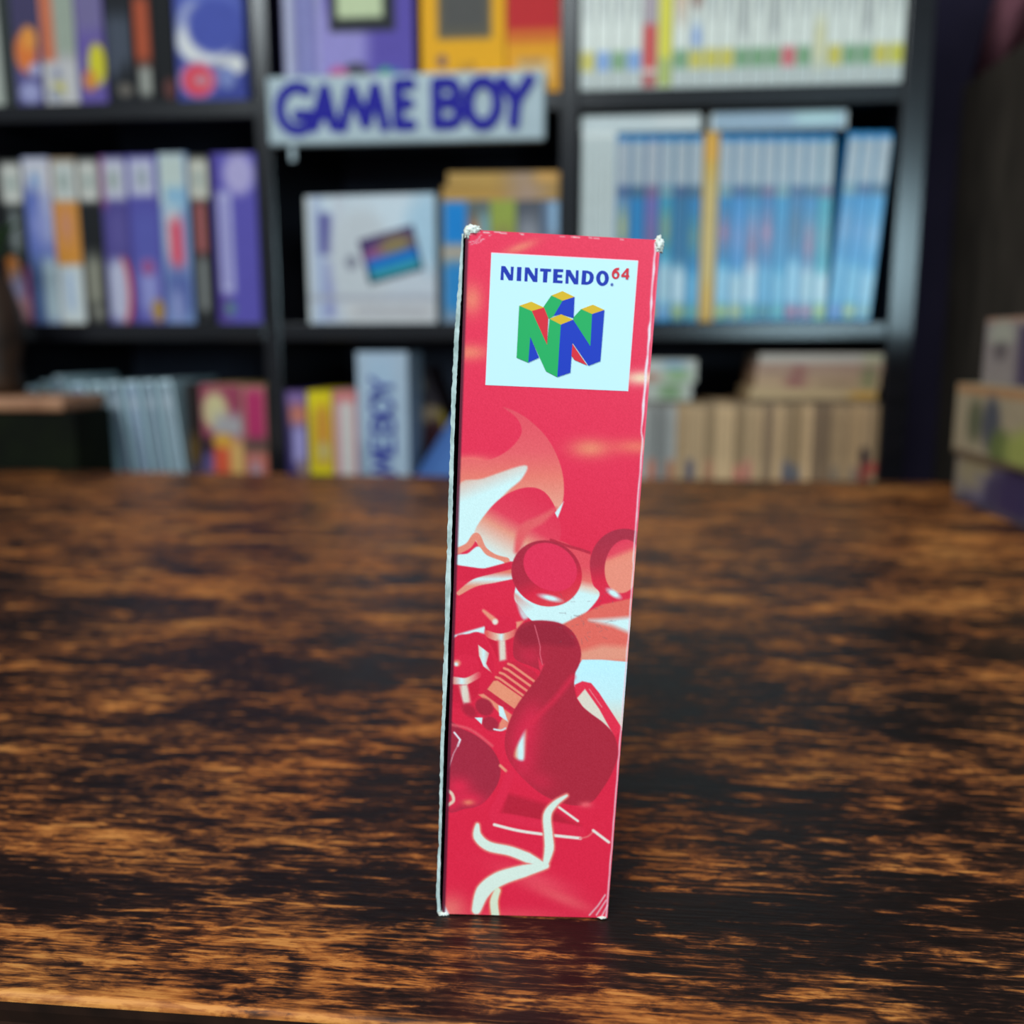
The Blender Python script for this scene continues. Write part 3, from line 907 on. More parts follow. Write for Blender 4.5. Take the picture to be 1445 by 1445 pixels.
for nm, ua, ub, vb, vt, body, d in (
        ('lower', 876, 976, 563, 538, WGR, [(.55, .1, .85, .9, (120, 146, 104), .2), (0, .1, .4, .6, (170, 164, 152), .2)]),
        ('upper', 876, 983, 538, 506, (190, 188, 178), [(.2, .6, .5, .95, (176, 116, 92), .15), (.55, .1, .85, .4, (130, 160, 180), .2), (.6, .4, .9, 1, (140, 166, 124), .2)])):
    z = lying('cartridge_box', '%s of two grey-white flat boxes stacked just right of the red box' % nm, ua, ub, vb, vt, z, d, body, GL, depth=.10)

# ------------------------------------------------------------------ dark crate with a wooden rim at the left, on a stool behind the table
cr_y = BACK_Y + .008
ca, cb = on_y(-40, 620, cr_y), on_y(107, 620, cr_y)
ctop = on_y(50, 580, cr_y).z
crate = empty('crate', ((ca.x + cb.x) / 2, cr_y + .04, 0))
tag(crate, 'dark crate with a pale tan wooden rim behind the table at far left', 'crate')
cw = (cb.x - ca.x) / 2
box('body', -cw, cw, -.04, .04, 0, ctop, M_CRATE, crate, .003)
rim = on_y(50, 560, cr_y).z
box('rim', -cw - .01, cw - .008, -.046, .046, ctop, rim, M_TAN, crate, .004)
vase_y = cr_y + .04
vx = on_y(-6, 500, vase_y).x
bm = bmesh.new()
prof = [(.0, 0), (.022, 0), (.026, .01), (.024, .03), (.03, .06), (.031, .09), (.022, .12), (.012, .135), (.012, .15), (.0, .15)]
rows = []
for r_, z_ in prof:
    rows.append([bm.verts.new((r_ * math.cos(2 * math.pi * k / 24), r_ * math.sin(2 * math.pi * k / 24), z_)) for k in range(24)])
for a, b_ in zip(rows, rows[1:]):
    for k in range(24):
        bm.faces.new((a[k], a[(k + 1) % 24], b_[(k + 1) % 24], b_[k]))
bmesh.ops.remove_doubles(bm, verts=bm.verts, dist=1e-5)
vs = link('vase', bm, noisy('dark_brown_glaze', lin((30, 24, 20)), lin((64, 42, 26)), 25, .5, .3), None, True)
vs.location = (vx, vase_y, rim + .0003)
tag(vs, 'dark brown vase on the tan rim at the left edge', 'vase')
bm = bmesh.new()
random.seed(2)
for k in range(9):
    a = 2 * math.pi * k / 9 + .3
    ln_ = .05 + .02 * random.random()
    base = Vector((0, 0, .145))
    d = Vector((math.cos(a), math.sin(a), .5 + random.random()))
    d.normalize()
    n = d.cross(Vector((0, 0, 1))).normalized()
    p = [base, base + d * ln_ * .5 + n * .012, base + d * ln_ - Vector((0, 0, .012)), base + d * ln_ * .5 - n * .012]
    top = [bm.verts.new(q) for q in p]
    bot = [bm.verts.new(q - Vector((0, 0, .0008))) for q in p]
    bm.faces.new(top)
    bm.faces.new(list(reversed(bot)))
    for i in range(4):
        bm.faces.new((top[i], bot[i], bot[(i + 1) % 4], top[(i + 1) % 4]))
lv = link('leaves', bm, noisy('leaf_green', lin((40, 66, 34)), lin((78, 120, 60)), 40, .6, .3), vs)

# ------------------------------------------------------------------ cabinet and cloth at the right
cab_x = on_y(1347, 300, WALL_Y - .01).x
cab_top = on_y(1370, 98, 1.30).z
cabinet = empty('cabinet', (cab_x + .2, WALL_Y - .26, 0))
tag(cabinet, 'dark brown cabinet standing against the wall at the right', 'cabinet')
box('body', -.2, .2, -.255, .255, 0, cab_top, M_CABINET, cabinet, .002)
for s in (-1, 1):
    dr = box('door', (0.002 if s > 0 else -.198), (.198 if s > 0 else -.002), -.275, -.2555, .06, cab_top - .01, M_CABINET, cabinet, .002)
    box('handle', (.016 if s > 0 else -.026), (.026 if s > 0 else -.016), -.29, -.275, cab_top * .5 - .06, cab_top * .5 + .06, M_TABLE_LEG, dr, .002)
bm = bmesh.new()
random.seed(8)
nxx, nyy = 26, 34
g = []
for j in range(nyy + 1):
    row = []
    for i in range(nxx + 1):
        x, y = .32 * (i / nxx - .5), .44 * (j / nyy - .5)
        e = max(0, 1 - (abs(i / nxx - .5) * 2) ** 16) * max(0, 1 - (abs(j / nyy - .5) * 2) ** 12)
        hh = .17 * e * (.75 + .25 * math.sin(i * .7 + j * .4) + .12 * math.sin(i * 1.7 - j * .9)) + .001
        row.append(bm.verts.new((x, y, hh)))
    g.append(row)
for j in range(nyy):
    for i in range(nxx):
        bm.faces.new((g[j][i], g[j][i + 1], g[j + 1][i + 1], g[j + 1][i]))
cl = link('folded_blanket', bm, M_CLOTH, None, True)
so = cl.modifiers.new('thickness', 'SOLIDIFY')
so.thickness = .0009
so.offset = 1
cl.location = (cab_x + .165, WALL_Y - .226, cab_top + .0005)
tag(cl, 'dusty pink bunched cloth on top of the dark cabinet', 'cloth')

# ------------------------------------------------------------------ three boxes stacked on the table at the right
sf = on_z(1345, 702, TABLE_Z)
sx, sfar = sf.x, sf.y
GK = 'patterned boxes stacked on the table'
z = TABLE_Z + .0003
yL = .30
specs = [('bottom', 0.0, 637, [(.08, .1, .5, 1, (112, 104, 128), .1), ('e', .15, .3, .12, .4, (176, 160, 124), .6), (.2, .3, .35, .9, (132, 124, 150), .2), ('e', .3, .7, .08, .5, (80, 70, 100), .6), ('e', .42, .5, .1, .6, (70, 58, 96), .5), (0, .86, 1, 1, (90, 80, 96), .1)], (160, 148, 132), 'lilac-grey patterned side'),
         ('middle', -.004, 540, [(0, 0, 1, .14, (200, 150, 104), .08), ('e', .15, .5, .05, .3, (110, 112, 84), .6), ('e', .26, .5, .06, .35, (90, 92, 100), .6), ('e', .33, .8, .07, .25, (116, 128, 72), .6), ('e', .48, .8, .12, .3, (176, 182, 96), .6), (0, .94, 1, 1, (110, 90, 70), .05)], (186, 168, 136), 'cream side and orange top edge'),
         ('top', .012, 450, [(0, 0, 1, .07, (196, 150, 120), .05), ('e', .12, .25, .09, .2, (190, 186, 166), .6), ('e', .12, .5, .05, .14, (120, 108, 106), .6), (.24, .14, 1, 1, (86, 72, 96), .06), ('e', .45, .5, .1, .3, (120, 84, 116), .6)], (164, 150, 144), 'dark purple picture on its side')]
yc = sfar - yL / 2
for nm, off, vt, d, body, look in specs:
    ztop_ = on_y(1352 if nm != 'top' else 1376, vt, sfar).z
    hgt = ztop_ - z
    ln_ = yL if nm != 'top' else yL - .02
    o = printed('console_box', ln_, .22, hgt, d, body, M_CARD, side=body, nx=70, nz=34)
    o.rotation_euler = (0, 0, R(-90))          # printed long side faces -x
    o.location = (sx + off, yc - (0 if nm != 'top' else .0), z)
    tag(o, '%s box of the stack on the table, with %s' % (nm, look), 'game box', GK)
    z = ztop_ + .0004

# ------------------------------------------------------------------ the red box
LEAN = R(2.5)
BLp, BRp = on_z(624, 1291, TABLE_Z), on_z(857, 1297, TABLE_Z)
ex = (BRp - BLp).normalized()
nf = ex.cross(Vector((0, 0, 1))).normalized()            # out of the front, towards the camera
ev = Vector((0, 0, 1)) * math.cos(LEAN) + nf * math.sin(LEAN)
NP = ex.cross(ev)


def on_face(u, v):
    d = ray(u, v)
    return EYE + d * ((BLp - EYE).dot(NP) / d.dot(NP))


TLp, TRp = on_face(657.5, 326), on_face(932, 341)
root = empty('game_box', ((BLp + BRp) / 2) - nf * .05, (0, 0, math.atan2(ex.y, ex.x)))
tag(root, 'tall red game box with a white logo label standing upright on the table', 'game box')
bpy.context.view_layer.update()
INV = (Matrix.Translation(root.location) @ Euler(root.rotation_euler).to_matrix().to_4x4()).inverted()
LIFT = Vector((0, 0, .0003))
c4 = [INV @ (p + LIFT) for p in (TLp, TRp, BRp, BLp)]     # local corners of the front
TLl, TRl, BRl, BLl = c4
DEPTH = .112

# photograph of the print, squared up: homography from the four corners of the face to the flat artwork's own pixels
SRC = [(657.5, 326), (932, 341), (857, 1297), (624, 1291)]


def homography(dst):
    A = []
    for (s, t), (u, v) in zip(((0, 0), (1, 0), (1, 1), (0, 1)), dst):
        A.append([s, t, 1, 0, 0, 0, -u * s, -u * t, u])
        A.append([0, 0, 0, s, t, 1, -v * s, -v * t, v])
    A = np.array(A)
    h = np.linalg.solve(A[:, :8], A[:, 8])
    return np.append(h, 1).reshape(3, 3)


# plane coordinates: the face is a plane quad, so bilinear corners of it are replaced by the projective map of the quad
def face_to_local(u, v, off=0.0):
    p = INV @ (on_face(u, v) + LIFT)
    return p + Vector((0, -1, 0)) * off


H = homography(SRC)
NXF, NZF = 230, 840
Sg, Tg = np.meshgrid(np.linspace(0, 1, NXF + 1), np.linspace(0, 1, NZF + 1))
den = H[2, 0] * Sg + H[2, 1] * Tg + 1
PU = (H[0, 0] * Sg + H[0, 1] * Tg + H[0, 2]) / den
PV = (H[1, 0] * Sg + H[1, 1] * Tg + H[1, 2]) / den
ART = np.zeros(PU.shape + (3,))


def cm(pts, n=5, closed=True):
    """smooth curve through the points"""
    P_ = [np.array(p, float) for p in pts]
    out = []
    N_ = len(P_)
    for i in range(N_ if closed else N_ - 1):
        if closed:
            p0, p1, p2, p3 = P_[i - 1], P_[i], P_[(i + 1) % N_], P_[(i + 2) % N_]
        else:
            p0, p1, p2, p3 = P_[max(i - 1, 0)], P_[i], P_[i + 1], P_[min(i + 2, N_ - 1)]
        for k in range(n):
            t = k / n
            out.append(.5 * ((2 * p1) + (-p0 + p2) * t + (2 * p0 - 5 * p1 + 4 * p2 - p3) * t * t + (-p0 + 3 * p1 - 3 * p2 + p3) * t ** 3))
    if not closed:
        out.append(P_[-1])
    return out


def seg_d(pts, closed):
    d = np.full(PU.shape, 1e9)
    n = len(pts)
    for i in range(n if closed else n - 1):
        a, b2 = pts[i], pts[(i + 1) % n]
        vx_, vy_ = b2[0] - a[0], b2[1] - a[1]
        L_ = vx_ * vx_ + vy_ * vy_ + 1e-9
        t = np.clip(((PU - a[0]) * vx_ + (PV - a[1]) * vy_) / L_, 0, 1)
        d = np.minimum(d, np.hypot(PU - a[0] - t * vx_, PV - a[1] - t * vy_))
    return d


def inside(pts):
    ins = np.zeros(PU.shape, bool)
    n = len(pts)
    for i in range(n):
        x1, y1 = pts[i]
        x2, y2 = pts[(i + 1) % n]
        if abs(y2 - y1) < 1e-9:
            continue
        c = ((y1 > PV) != (y2 > PV)) & (PU < (x2 - x1) * (PV - y1) / (y2 - y1) + x1)
        ins ^= c
    return ins


def grad(p0, p1, stops):
    """colour along the line p0-p1"""
    dx, dy = p1[0] - p0[0], p1[1] - p0[1]
    t = ((PU - p0[0]) * dx + (PV - p0[1]) * dy) / (dx * dx + dy * dy)
    xs = [s[0] for s in stops]
    return np.stack([np.interp(t, xs, [s[1][k] for s in stops]) for k in range(3)], -1)


def put(a, c):
    global ART
    c = np.array(c, float) if not isinstance(c, np.ndarray) else c
    ART = ART * (1 - a[..., None]) + c * a[..., None]


def poly(pts, c, soft=1.4, smooth=False, alpha=1.0):
    pts = cm(pts) if smooth else pts
    d = seg_d(pts, True)
    sd = np.where(inside(pts), -d, d)
    put(np.clip(.5 - sd / soft, 0, 1) * alpha, c)


def line(pts, wd, c, soft=1.4, smooth=True, alpha=1.0):
    pts = cm(pts, 6, False) if smooth and len(pts) > 2 else pts
    put(np.clip(.5 - (seg_d(pts, False) - wd / 2) / soft, 0, 1) * alpha, c)


def taper(pts, w_, c, soft=1.6):
    """stroke of varying width"""
    n = 8
    sm = cm(pts, n, False)
    wi = np.interp(np.linspace(0, len(pts) - 1, len(sm)), range(len(pts)), w_)
    sd = np.full(PU.shape, 1e9)
    for i in range(len(sm) - 1):
        a, b2 = sm[i], sm[i + 1]
        vx_, vy_ = b2[0] - a[0], b2[1] - a[1]
        t = np.clip(((PU - a[0]) * vx_ + (PV - a[1]) * vy_) / (vx_ * vx_ + vy_ * vy_ + 1e-9), 0, 1)
        sd = np.minimum(sd, np.hypot(PU - a[0] - t * vx_, PV - a[1] - t * vy_) - (wi[i] + (wi[i + 1] - wi[i]) * t) / 2)
    put(np.clip(.5 - sd / soft, 0, 1), c)


def ell(cx, cy, rx, ry, c, rot=0.0, soft=1.4):
    d = sd_ellipse(PU, PV, cx, cy, rx, ry, R(rot))
    put(np.clip(.5 + (1 - d) * min(rx, ry) / soft, 0, 1), c)


def glow(cx, cy, rx, ry, c, rot=0.0, a=1.0):
    put(a * np.exp(-sd_ellipse(PU, PV, cx, cy, rx, ry, R(rot)) ** 2 * 1.3), c)


K = 4.014
Cq = lambda *pp: [(600 + x / K, 300 + y / K) for x, y in pp]
Dq = lambda *pp: [(600 + x / K, 560 + y / K) for x, y in pp]
Eq = lambda *pp: [(600 + x / K, 840 + y / K) for x, y in pp]
Fq = lambda *pp: [(580 + x / K, 1080 + y / K) for x, y in pp]
WHT, PCH, DRK, REDC = (218, 240, 236), (244, 146, 118), (182, 38, 58), (236, 40, 72)


def E1(q, cx, cy, rx, ry, c, rot=0, soft=1.4):
    (x, y), = q((cx, cy))
    ell(x, y, rx / K, ry / K, c, rot, soft)


def G1(q, cx, cy, rx, ry, c, rot=0, a=1.0):
    (x, y), = q((cx, cy))
    glow(x, y, rx / K, ry / K, c, rot, a)


ART[:] = grad((0, 330), (0, 1290), [(0, (244, 52, 84)), (.35, (240, 44, 78)), (.6, (232, 36, 66)), (1, (232, 36, 68))])
G1(Cq, 540, 205, 110, 30, (246, 118, 100), -20)
G1(Cq, 265, 500, 70, 100, (248, 120, 100))
G1(Cq, 250, 800, 130, 55, (248, 120, 98))
G1(Cq, 1230, 945, 130, 48, (255, 208, 172))
G1(Cq, 250, 1420, 150, 40, (250, 130, 110))
G1(Dq, 935, 300, 130, 62, (246, 128, 100))
G1(Dq, 1200, 290, 170, 50, (246, 112, 92), 0, .9)
# plain sweeping bands of the upper print
poly(Dq((440, 66), (560, 118), (690, 240), (768, 400), (785, 560), (745, 690), (640, 720), (460, 700), (300, 760), (180, 700), (190, 385), (350, 368), (470, 310), (545, 215), (520, 130)),
     grad(Dq((0, 66))[0], Dq((0, 700))[0], [(0, (238, 74, 90)), (.4, (242, 92, 98)), (.62, (244, 120, 104)), (1, (244, 176, 148))]), 1.6, True)
poly(Dq((185, 520), (330, 470), (565, 395), (548, 470), (470, 540), (380, 640), (300, 770), (240, 850), (180, 870)), grad(Dq((260, 380))[0], Dq((330, 560))[0], [(0, (244, 150, 122)), (1, WHT)]), 3, True)
poly(Dq((275, 800), (350, 660), (460, 560), (590, 520), (690, 560), (760, 700), (752, 830), (600, 850), (500, 940), (380, 900)),
     grad(Dq((620, 560))[0], Dq((420, 930))[0], [(0, (236, 44, 76)), (.42, (238, 60, 84)), (.62, (242, 150, 126)), (.85, (232, 212, 196)), (1, WHT)]), 1.5, True)
taper(Dq((740, 640), (660, 700), (560, 760), (520, 880)), [3, 12, 16, 8], (240, 92, 96), 6)
poly(Dq((735, 665), (785, 600), (750, 695)), WHT)
line(Dq((185, 880), (245, 850), (290, 795), (330, 870), (390, 915), (460, 935)), 9, (242, 138, 114))
poly(Dq((180, 905), (240, 895), (300, 855), (350, 905), (450, 950), (330, 980), (185, 965)), WHT, 1.6, True)
poly(Dq((178, 960), (330, 982), (485, 940), (485, 1000), (300, 1050), (178, 1050)), (228, 34, 66), 1.6, False)
taper(Dq((190, 1120), (280, 1062), (390, 1035), (490, 1012)), [6, 11, 13, 14], grad(Dq((0, 1000))[0], Dq((0, 1080))[0], [(0, (240, 120, 100)), (.5, WHT), (1, (240, 150, 124))]))
# discs
poly(Dq((715, 820), (860, 866), (935, 900), (935, 980), (950, 1070), (988, 1132), (900, 1240), (800, 1300), (710, 1312), (610, 1280), (540, 1200), (505, 1130), (560, 950)),
     grad(Dq((860, 960))[0], Dq((830, 1110))[0], [(0, (240, 76, 88)), (.5, (242, 110, 100)), (.75, (240, 200, 180)), (1, WHT)]), 1.5, True)
line(Dq((712, 818), (800, 850), (870, 870), (930, 890)), 4, (196, 40, 62))
E1(Dq, 688, 1008, 203, 184, grad(Dq((600, 860))[0], Dq((720, 1180))[0], [(0, (180, 38, 60)), (.5, (190, 36, 60)), (.75, (230, 36, 64)), (1, (232, 60, 70))]), 25)
E1(Dq, 708, 972, 160, 128, (238, 46, 82), 32)
E1(Dq, 708, 1147, 58, 15, WHT, 14, 4)
poly(Dq((505, 1120), (560, 1160), (620, 1210), (560, 1270), (520, 1190)), grad(Dq((520, 1100))[0], Dq((560, 1230))[0], [(0, (238, 110, 98)), (1, WHT)]), 4, True, .8)
E1(Dq, 1125, 955, 192, 200, grad(Dq((1050, 800))[0], Dq((1100, 1120))[0], [(0, (178, 42, 64)), (.45, (190, 42, 64)), (.75, (230, 36, 66)), (1, (232, 44, 70))]), 10)
E1(Dq, 1122, 968, 104, 153, grad(Dq((1060, 830))[0], Dq((1110, 960))[0], [(0, (238, 54, 84)), (.45, (240, 70, 88)), (.7, (246, 138, 114)), (1, (246, 142, 118))]), 10)
E1(Dq, 1068, 1122, 42, 17, WHT, 32, 4)
# lower half: machine shapes
poly(Eq((760, 180), (860, 130), (1000, 60), (1190, 20), (1160, 400), (880, 380)), (238, 104, 90), 3)
poly(Eq((930, 148), (1060, 140), (1180, 130), (1180, 230), (1060, 180)), WHT, 8)
poly(Eq((870, 330), (1000, 290), (1170, 300), (1150, 385), (880, 380)), (240, 150, 124), 10)
poly(Eq((850, 430), (890, 372), (1000, 372), (1160, 386), (1120, 780), (1000, 620), (840, 520)), grad(Eq((0, 380))[0], Eq((0, 760))[0], [(0, (200, 240, 246)), (.55, (208, 236, 236)), (1, (238, 208, 180))]), 1.6)
poly(Eq((160, 235), (340, 182), (335, 225), (300, 218), (160, 275)), WHT, 3)
poly(Eq((505, 160), (560, 150), (520, 200)), PCH, 3)
poly(Eq((150, 280), (250, 225), (310, 222), (365, 300), (390, 440), (330, 560), (150, 640)), (226, 32, 64), 2, True)
poly(Eq((300, 288), (362, 335), (345, 395), (378, 448), (330, 410), (305, 350)), grad(Eq((300, 0))[0], Eq((380, 0))[0], [(0, (240, 200, 180)), (.4, WHT), (1, (242, 110, 98))]))
# two canisters
poly(Eq((338, 170), (515, 170), (505, 355), (470, 378), (415, 384), (395, 330), (345, 240)), grad(Eq((380, 0))[0], Eq((510, 0))[0], [(0, (214, 28, 58)), (1, (228, 34, 64))]), 1.6)
poly(Eq((345, 205), (430, 225), (512, 198), (512, 235), (430, 268), (350, 245)), grad(Eq((350, 0))[0], Eq((512, 0))[0], [(0, (238, 96, 90)), (.35, (240, 190, 164)), (.5, WHT), (.65, (240, 160, 134)), (1, (238, 90, 90))]), 1.6, True)
E1(Eq, 426, 172, 90, 50, (230, 36, 68))
poly(Eq((408, 262), (455, 262), (465, 372), (420, 380)), grad(Eq((408, 0))[0], Eq((466, 0))[0], [(0, (238, 80, 86)), (.35, (234, 214, 196)), (.7, (234, 206, 186)), (1, (238, 70, 84))]), 4)
taper(Eq((330, 95), (370, 130), (398, 155)), [4, 7, 8], PCH, 3)
E1(Eq, 396, 158, 15, 16, (240, 224, 208), 0, 3)
E1(Eq, 225, 405, 84, 62, (232, 36, 68))
poly(Eq((155, 470), (230, 475), (305, 440), (310, 475), (240, 512), (155, 512)), grad(Eq((150, 0))[0], Eq((310, 0))[0], [(0, (238, 120, 104)), (.35, WHT), (.6, (240, 190, 166)), (1, (236, 60, 80))]), 1.6, True)
poly(Eq((150, 512), (240, 514), (310, 475), (300, 580), (230, 626), (150, 610)), (216, 30, 60), 2)
poly(Eq((186, 516), (238, 512), (264, 614), (218, 624)), grad(Eq((186, 0))[0], Eq((264, 0))[0], [(0, (238, 80, 86)), (.35, (234, 214, 196)), (.7, (234, 206, 186)), (1, (238, 70, 84))]), 4)
E1(Eq, 180, 392, 20, 18, PCH, 0, 4)
E1(Eq, 176, 398, 10, 10, WHT, 0, 3)
# ribbed block
poly(Eq((320, 570), (470, 380), (520, 385), (620, 440), (650, 480), (520, 680), (440, 640)), (214, 38, 64), 1.8)
for k in range(4):
    x, y = 470 - 23 * k, 396 + 25 * k
    line(Eq((x, y), (x + 22, y + 8), (x + 160, y + 108)), 3.4, (246, 140, 112), 1.4, False)
poly(Eq((352, 540), (388, 492), (410, 490), (565, 598), (505, 650)), (244, 146, 112), 1.6)
poly(Eq((300, 570), (330, 565), (500, 690), (460, 770), (400, 770), (440, 700), (390, 640)), (244, 140, 112), 2)
poly(Eq((415, 630), (440, 640), (470, 725), (420, 690)), WHT)
E1(Eq, 335, 640, 55, 45, (176, 36, 58), 40, 3)
E1(Eq, 370, 735, 50, 38, (180, 38, 60), 30, 3)
E1(Eq, 250, 660, 50, 30, (186, 34, 58), 40, 5)
poly(Eq((280, 700), (325, 700), (320, 738)), WHT)
line(Eq((390, 766), (430, 772), (455, 760)), 2.4, WHT)
# rod at the right
poly(Eq((845, 515), (890, 494), (940, 505), (985, 560), (1115, 760), (1075, 810), (960, 640), (870, 600)), (240, 46, 74), 1.6)
line(Eq((930, 540), (1000, 640)), 1.4, (246, 120, 130), 1.4, False)
poly(Eq((860, 590), (905, 538), (985, 650), (1062, 790), (990, 725), (910, 665)), (234, 216, 196), 1.5)
# big dark bulb
poly(Eq((515, 215), (560, 165), (640, 150), (760, 165), (840, 220), (882, 320), (872, 400), (848, 455), (845, 530), (868, 610), (930, 670), (1010, 730), (1070, 800), (1092, 900), (1060, 1010), (1000, 1110), (940, 1180), (850, 1198), (740, 1172),
         (640, 1120), (530, 1020), (468, 930), (450, 840), (470, 740), (520, 630), (600, 520), (652, 445), (600, 410), (510, 370), (498, 290)), DRK, 1.6, True)
poly(Eq((515, 220), (600, 165), (760, 170), (850, 270), (820, 300), (660, 285), (560, 300)), (150, 30, 50), 8, True, .6)
for (x, y, rx, ry, a) in ((590, 350, 80, 60, .55), (560, 800, 95, 150, .95), (600, 690, 60, 90, .6), (560, 960, 80, 120, .7), (650, 1060, 90, 60, .5)):
    G1(Eq, x, y, rx, ry, (240, 40, 76), 20, a * .8)
line(Eq((835, 470), (740, 590), (650, 680), (590, 740)), 5, (228, 40, 70), 9)
poly(Eq((576, 768), (572, 860), (560, 940), (510, 928), (508, 890), (540, 820)), grad(Eq((505, 0))[0], Eq((575, 0))[0], [(0, (244, 150, 110)), (.4, WHT), (.65, WHT), (1, (240, 90, 90))]), 5, True)
poly(Eq((640, 360), (662, 400), (676, 395), (655, 440), (646, 420)), (240, 50, 78), 2)
line(Eq((620, 178), (640, 250), (652, 300), (650, 340), (664, 400)), 1.1, (240, 110, 124), 1.4, False)
# left dark bulb
poly(Eq((120, 750), (210, 765), (310, 815), (385, 885), (425, 970), (420, 1050), (385, 1120), (320, 1190), (230, 1215), (110, 1200)), (174, 40, 62), 1.6, True)
for (x, y, rx, ry) in ((190, 1090, 80, 60), (250, 1160, 110, 50), (150, 1180, 60, 60)):
    G1(Eq, x, y, rx, ry, (238, 40, 74), 10, .9)
G1(Eq, 245, 1180, 36, 18, (244, 120, 96))
line(Eq((120, 1110), (150, 1130), (160, 1170), (130, 1195)), 4.5, (240, 200, 176), 2)
line(Eq((425, 972), (462, 1006)), 4, PCH, 2, False)
# the bottom: frame and brush strokes
line(Eq((150, 740), (260, 770), (380, 860)), 2, (244, 110, 112), 5)
poly(Fq((545, 165), (760, 225), (880, 310), (960, 350), (740, 325), (510, 280)), (196, 32, 56), 8)
line(Fq((560, 60), (520, 170), (470, 290), (560, 310), (960, 380)), 13, (234, 40, 72), 3)
G1(Fq, 990, 230, 40, 20, (246, 90, 100))
line(Fq((472, 343), (600, 375), (740, 396), (960, 420)), 4.2, (240, 228, 214), 1.8)
line(Fq((955, 420), (1000, 410), (1030, 385)), 2, (240, 110, 110), 2)
line(Fq((815, 228), (880, 275), (945, 322)), 3.4, (240, 226, 212), 1.8)
line(Fq((1032, 376), (1120, 442)), 4, (240, 224, 210), 1.8)
G1(Fq, 700, 650, 260, 60, (246, 80, 96), 18, .7)
G1(Fq, 860, 760, 220, 40, (246, 96, 100), 22, .7)
G1(Fq, 220, 830, 110, 100, (246, 120, 108), 0, .9)
G1(Fq, 560, 860, 320, 50, (246, 80, 92), 0, .7)
for wd_, cc_, so_ in ((4.5, (242, 120, 110), 3), (0, (226, 234, 218), 1.6)):
    taper(Fq((376, 345), (378, 410), (440, 465), (560, 492), (660, 530), (745, 565)), [5 + wd_, 12 + wd_, 13 + wd_, 13 + wd_, 14 + wd_, 5 + wd_], cc_, so_)
    taper(Fq((882, 178), (815, 225), (772, 290), (778, 400), (782, 480), (760, 570)), [3 + wd_, 8 + wd_, 11 + wd_, 12 + wd_, 13 + wd_, 7 + wd_], cc_, so_)
    taper(Fq((765, 575), (640, 605), (500, 650), (410, 720), (370, 825)), [8 + wd_, 17 + wd_, 20 + wd_, 20 + wd_, 12 + wd_], cc_, so_)
    taper(Fq((490, 715), (470, 780), (480, 870)), [8 + wd_, 11 + wd_, 11 + wd_], (cc_[0], cc_[1] - 6, cc_[2] - 20), so_)
# wear: scratches, chips, the rubbed right-hand fold and the dark folded left edge
rs = np.random.default_rng(3)
for _ in range(46):
    x, y = rs.uniform(790, 870), rs.uniform(835, 910)
    line([(x, y), (x + rs.normal(0, 4), y + rs.normal(0, 3))], .7, (120, 96, 100), 1.2, False, .45)
line(Eq((165, 785), (198, 825), (185, 860)), 2.6, (240, 230, 232), 1.6, False)
line(Eq((192, 845), (160, 905), (135, 985)), 1.2, (226, 170, 180), 1.4, False)
for _ in range(13):
    x = rs.uniform(662, 925)
    y = 328 + (x - 655) * .055 + rs.uniform(-1, .8)
    line([(x, y), (x + rs.uniform(1, 9), y + .5)], rs.uniform(.8, 1.8), (240, 224, 214), 1.4, False, .8)
for _ in range(16):
    x = rs.uniform(660, 690)
    y = rs.uniform(330, 352)
    if (x - 655) + (y - 328) * 1.2 < 44:
        line([(x, y), (x + rs.uniform(2, 7), y - rs.uniform(1, 4))], .9, (240, 200, 200), 1.2, False, .8)
u_of = lambda v: 932 + (857 - 932) * (v - 341) / (1297 - 341)
vs_w = list(range(346, 1296, 12))
taper([(u_of(v) - (6.5 if v < 420 else 5.5 if v < 620 else 3.2 if v < 800 else 1.8) + rs.normal(0, .25), v) for v in vs_w],
      [(3.0 + rs.uniform(-1.2, 1.2) if v < 600 else 2.0 + rs.uniform(-.6, .6) if v < 760 else 1.5) for v in vs_w], (248, 226, 230), 2.4)
line([(u_of(v) - 1.2, v) for v in vs_w], .9, (240, 150, 164), 1.6, False, .7)
poly(Fq((184, 785), (222, 862), (180, 866)), (232, 226, 226), 3)
for q in (((1100, 740), (1060, 800), (1010, 856)), ((1105, 770), (1050, 855)), ((1112, 800), (1080, 862))):
    line(Fq(*q), 1.6, (240, 200, 204), 1.6, False)
poly([(926, 338), (936, 338), (934, 362), (928, 356)], (232, 236, 226), 3)
lu = lambda v: 657.5 + (624 - 657.5) * (v - 326) / (1291 - 326)
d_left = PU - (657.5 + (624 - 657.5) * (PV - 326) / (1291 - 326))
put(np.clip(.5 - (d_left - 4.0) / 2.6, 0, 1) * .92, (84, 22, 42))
ART = np.clip(ART + rs.normal(0, 3.0, PU.shape)[..., None], 0, 255)


def local_face_grid():
    """front of the box: one vertex per dot of the print, projectively even over the face"""
    A = np.array([[ray(u, v)[:] for u, v in SRC]])
    pts = []
    base = (BLp - EYE).dot(NP)
    d = (np.array(FWD)[None, None] + np.array(RT)[None, None] * ((PU - 722.5) / FOC)[..., None] - np.array(UP)[None, None] * ((PV - 722.5) / FOC)[..., None])
    t = base / (d @ np.array(NP))
    W_ = np.array(EYE) + d * t[..., None]
    W_[..., 2] += LIFT.z
    M_ = np.array(INV)
    return W_ @ M_[:3, :3].T + M_[:3, 3]


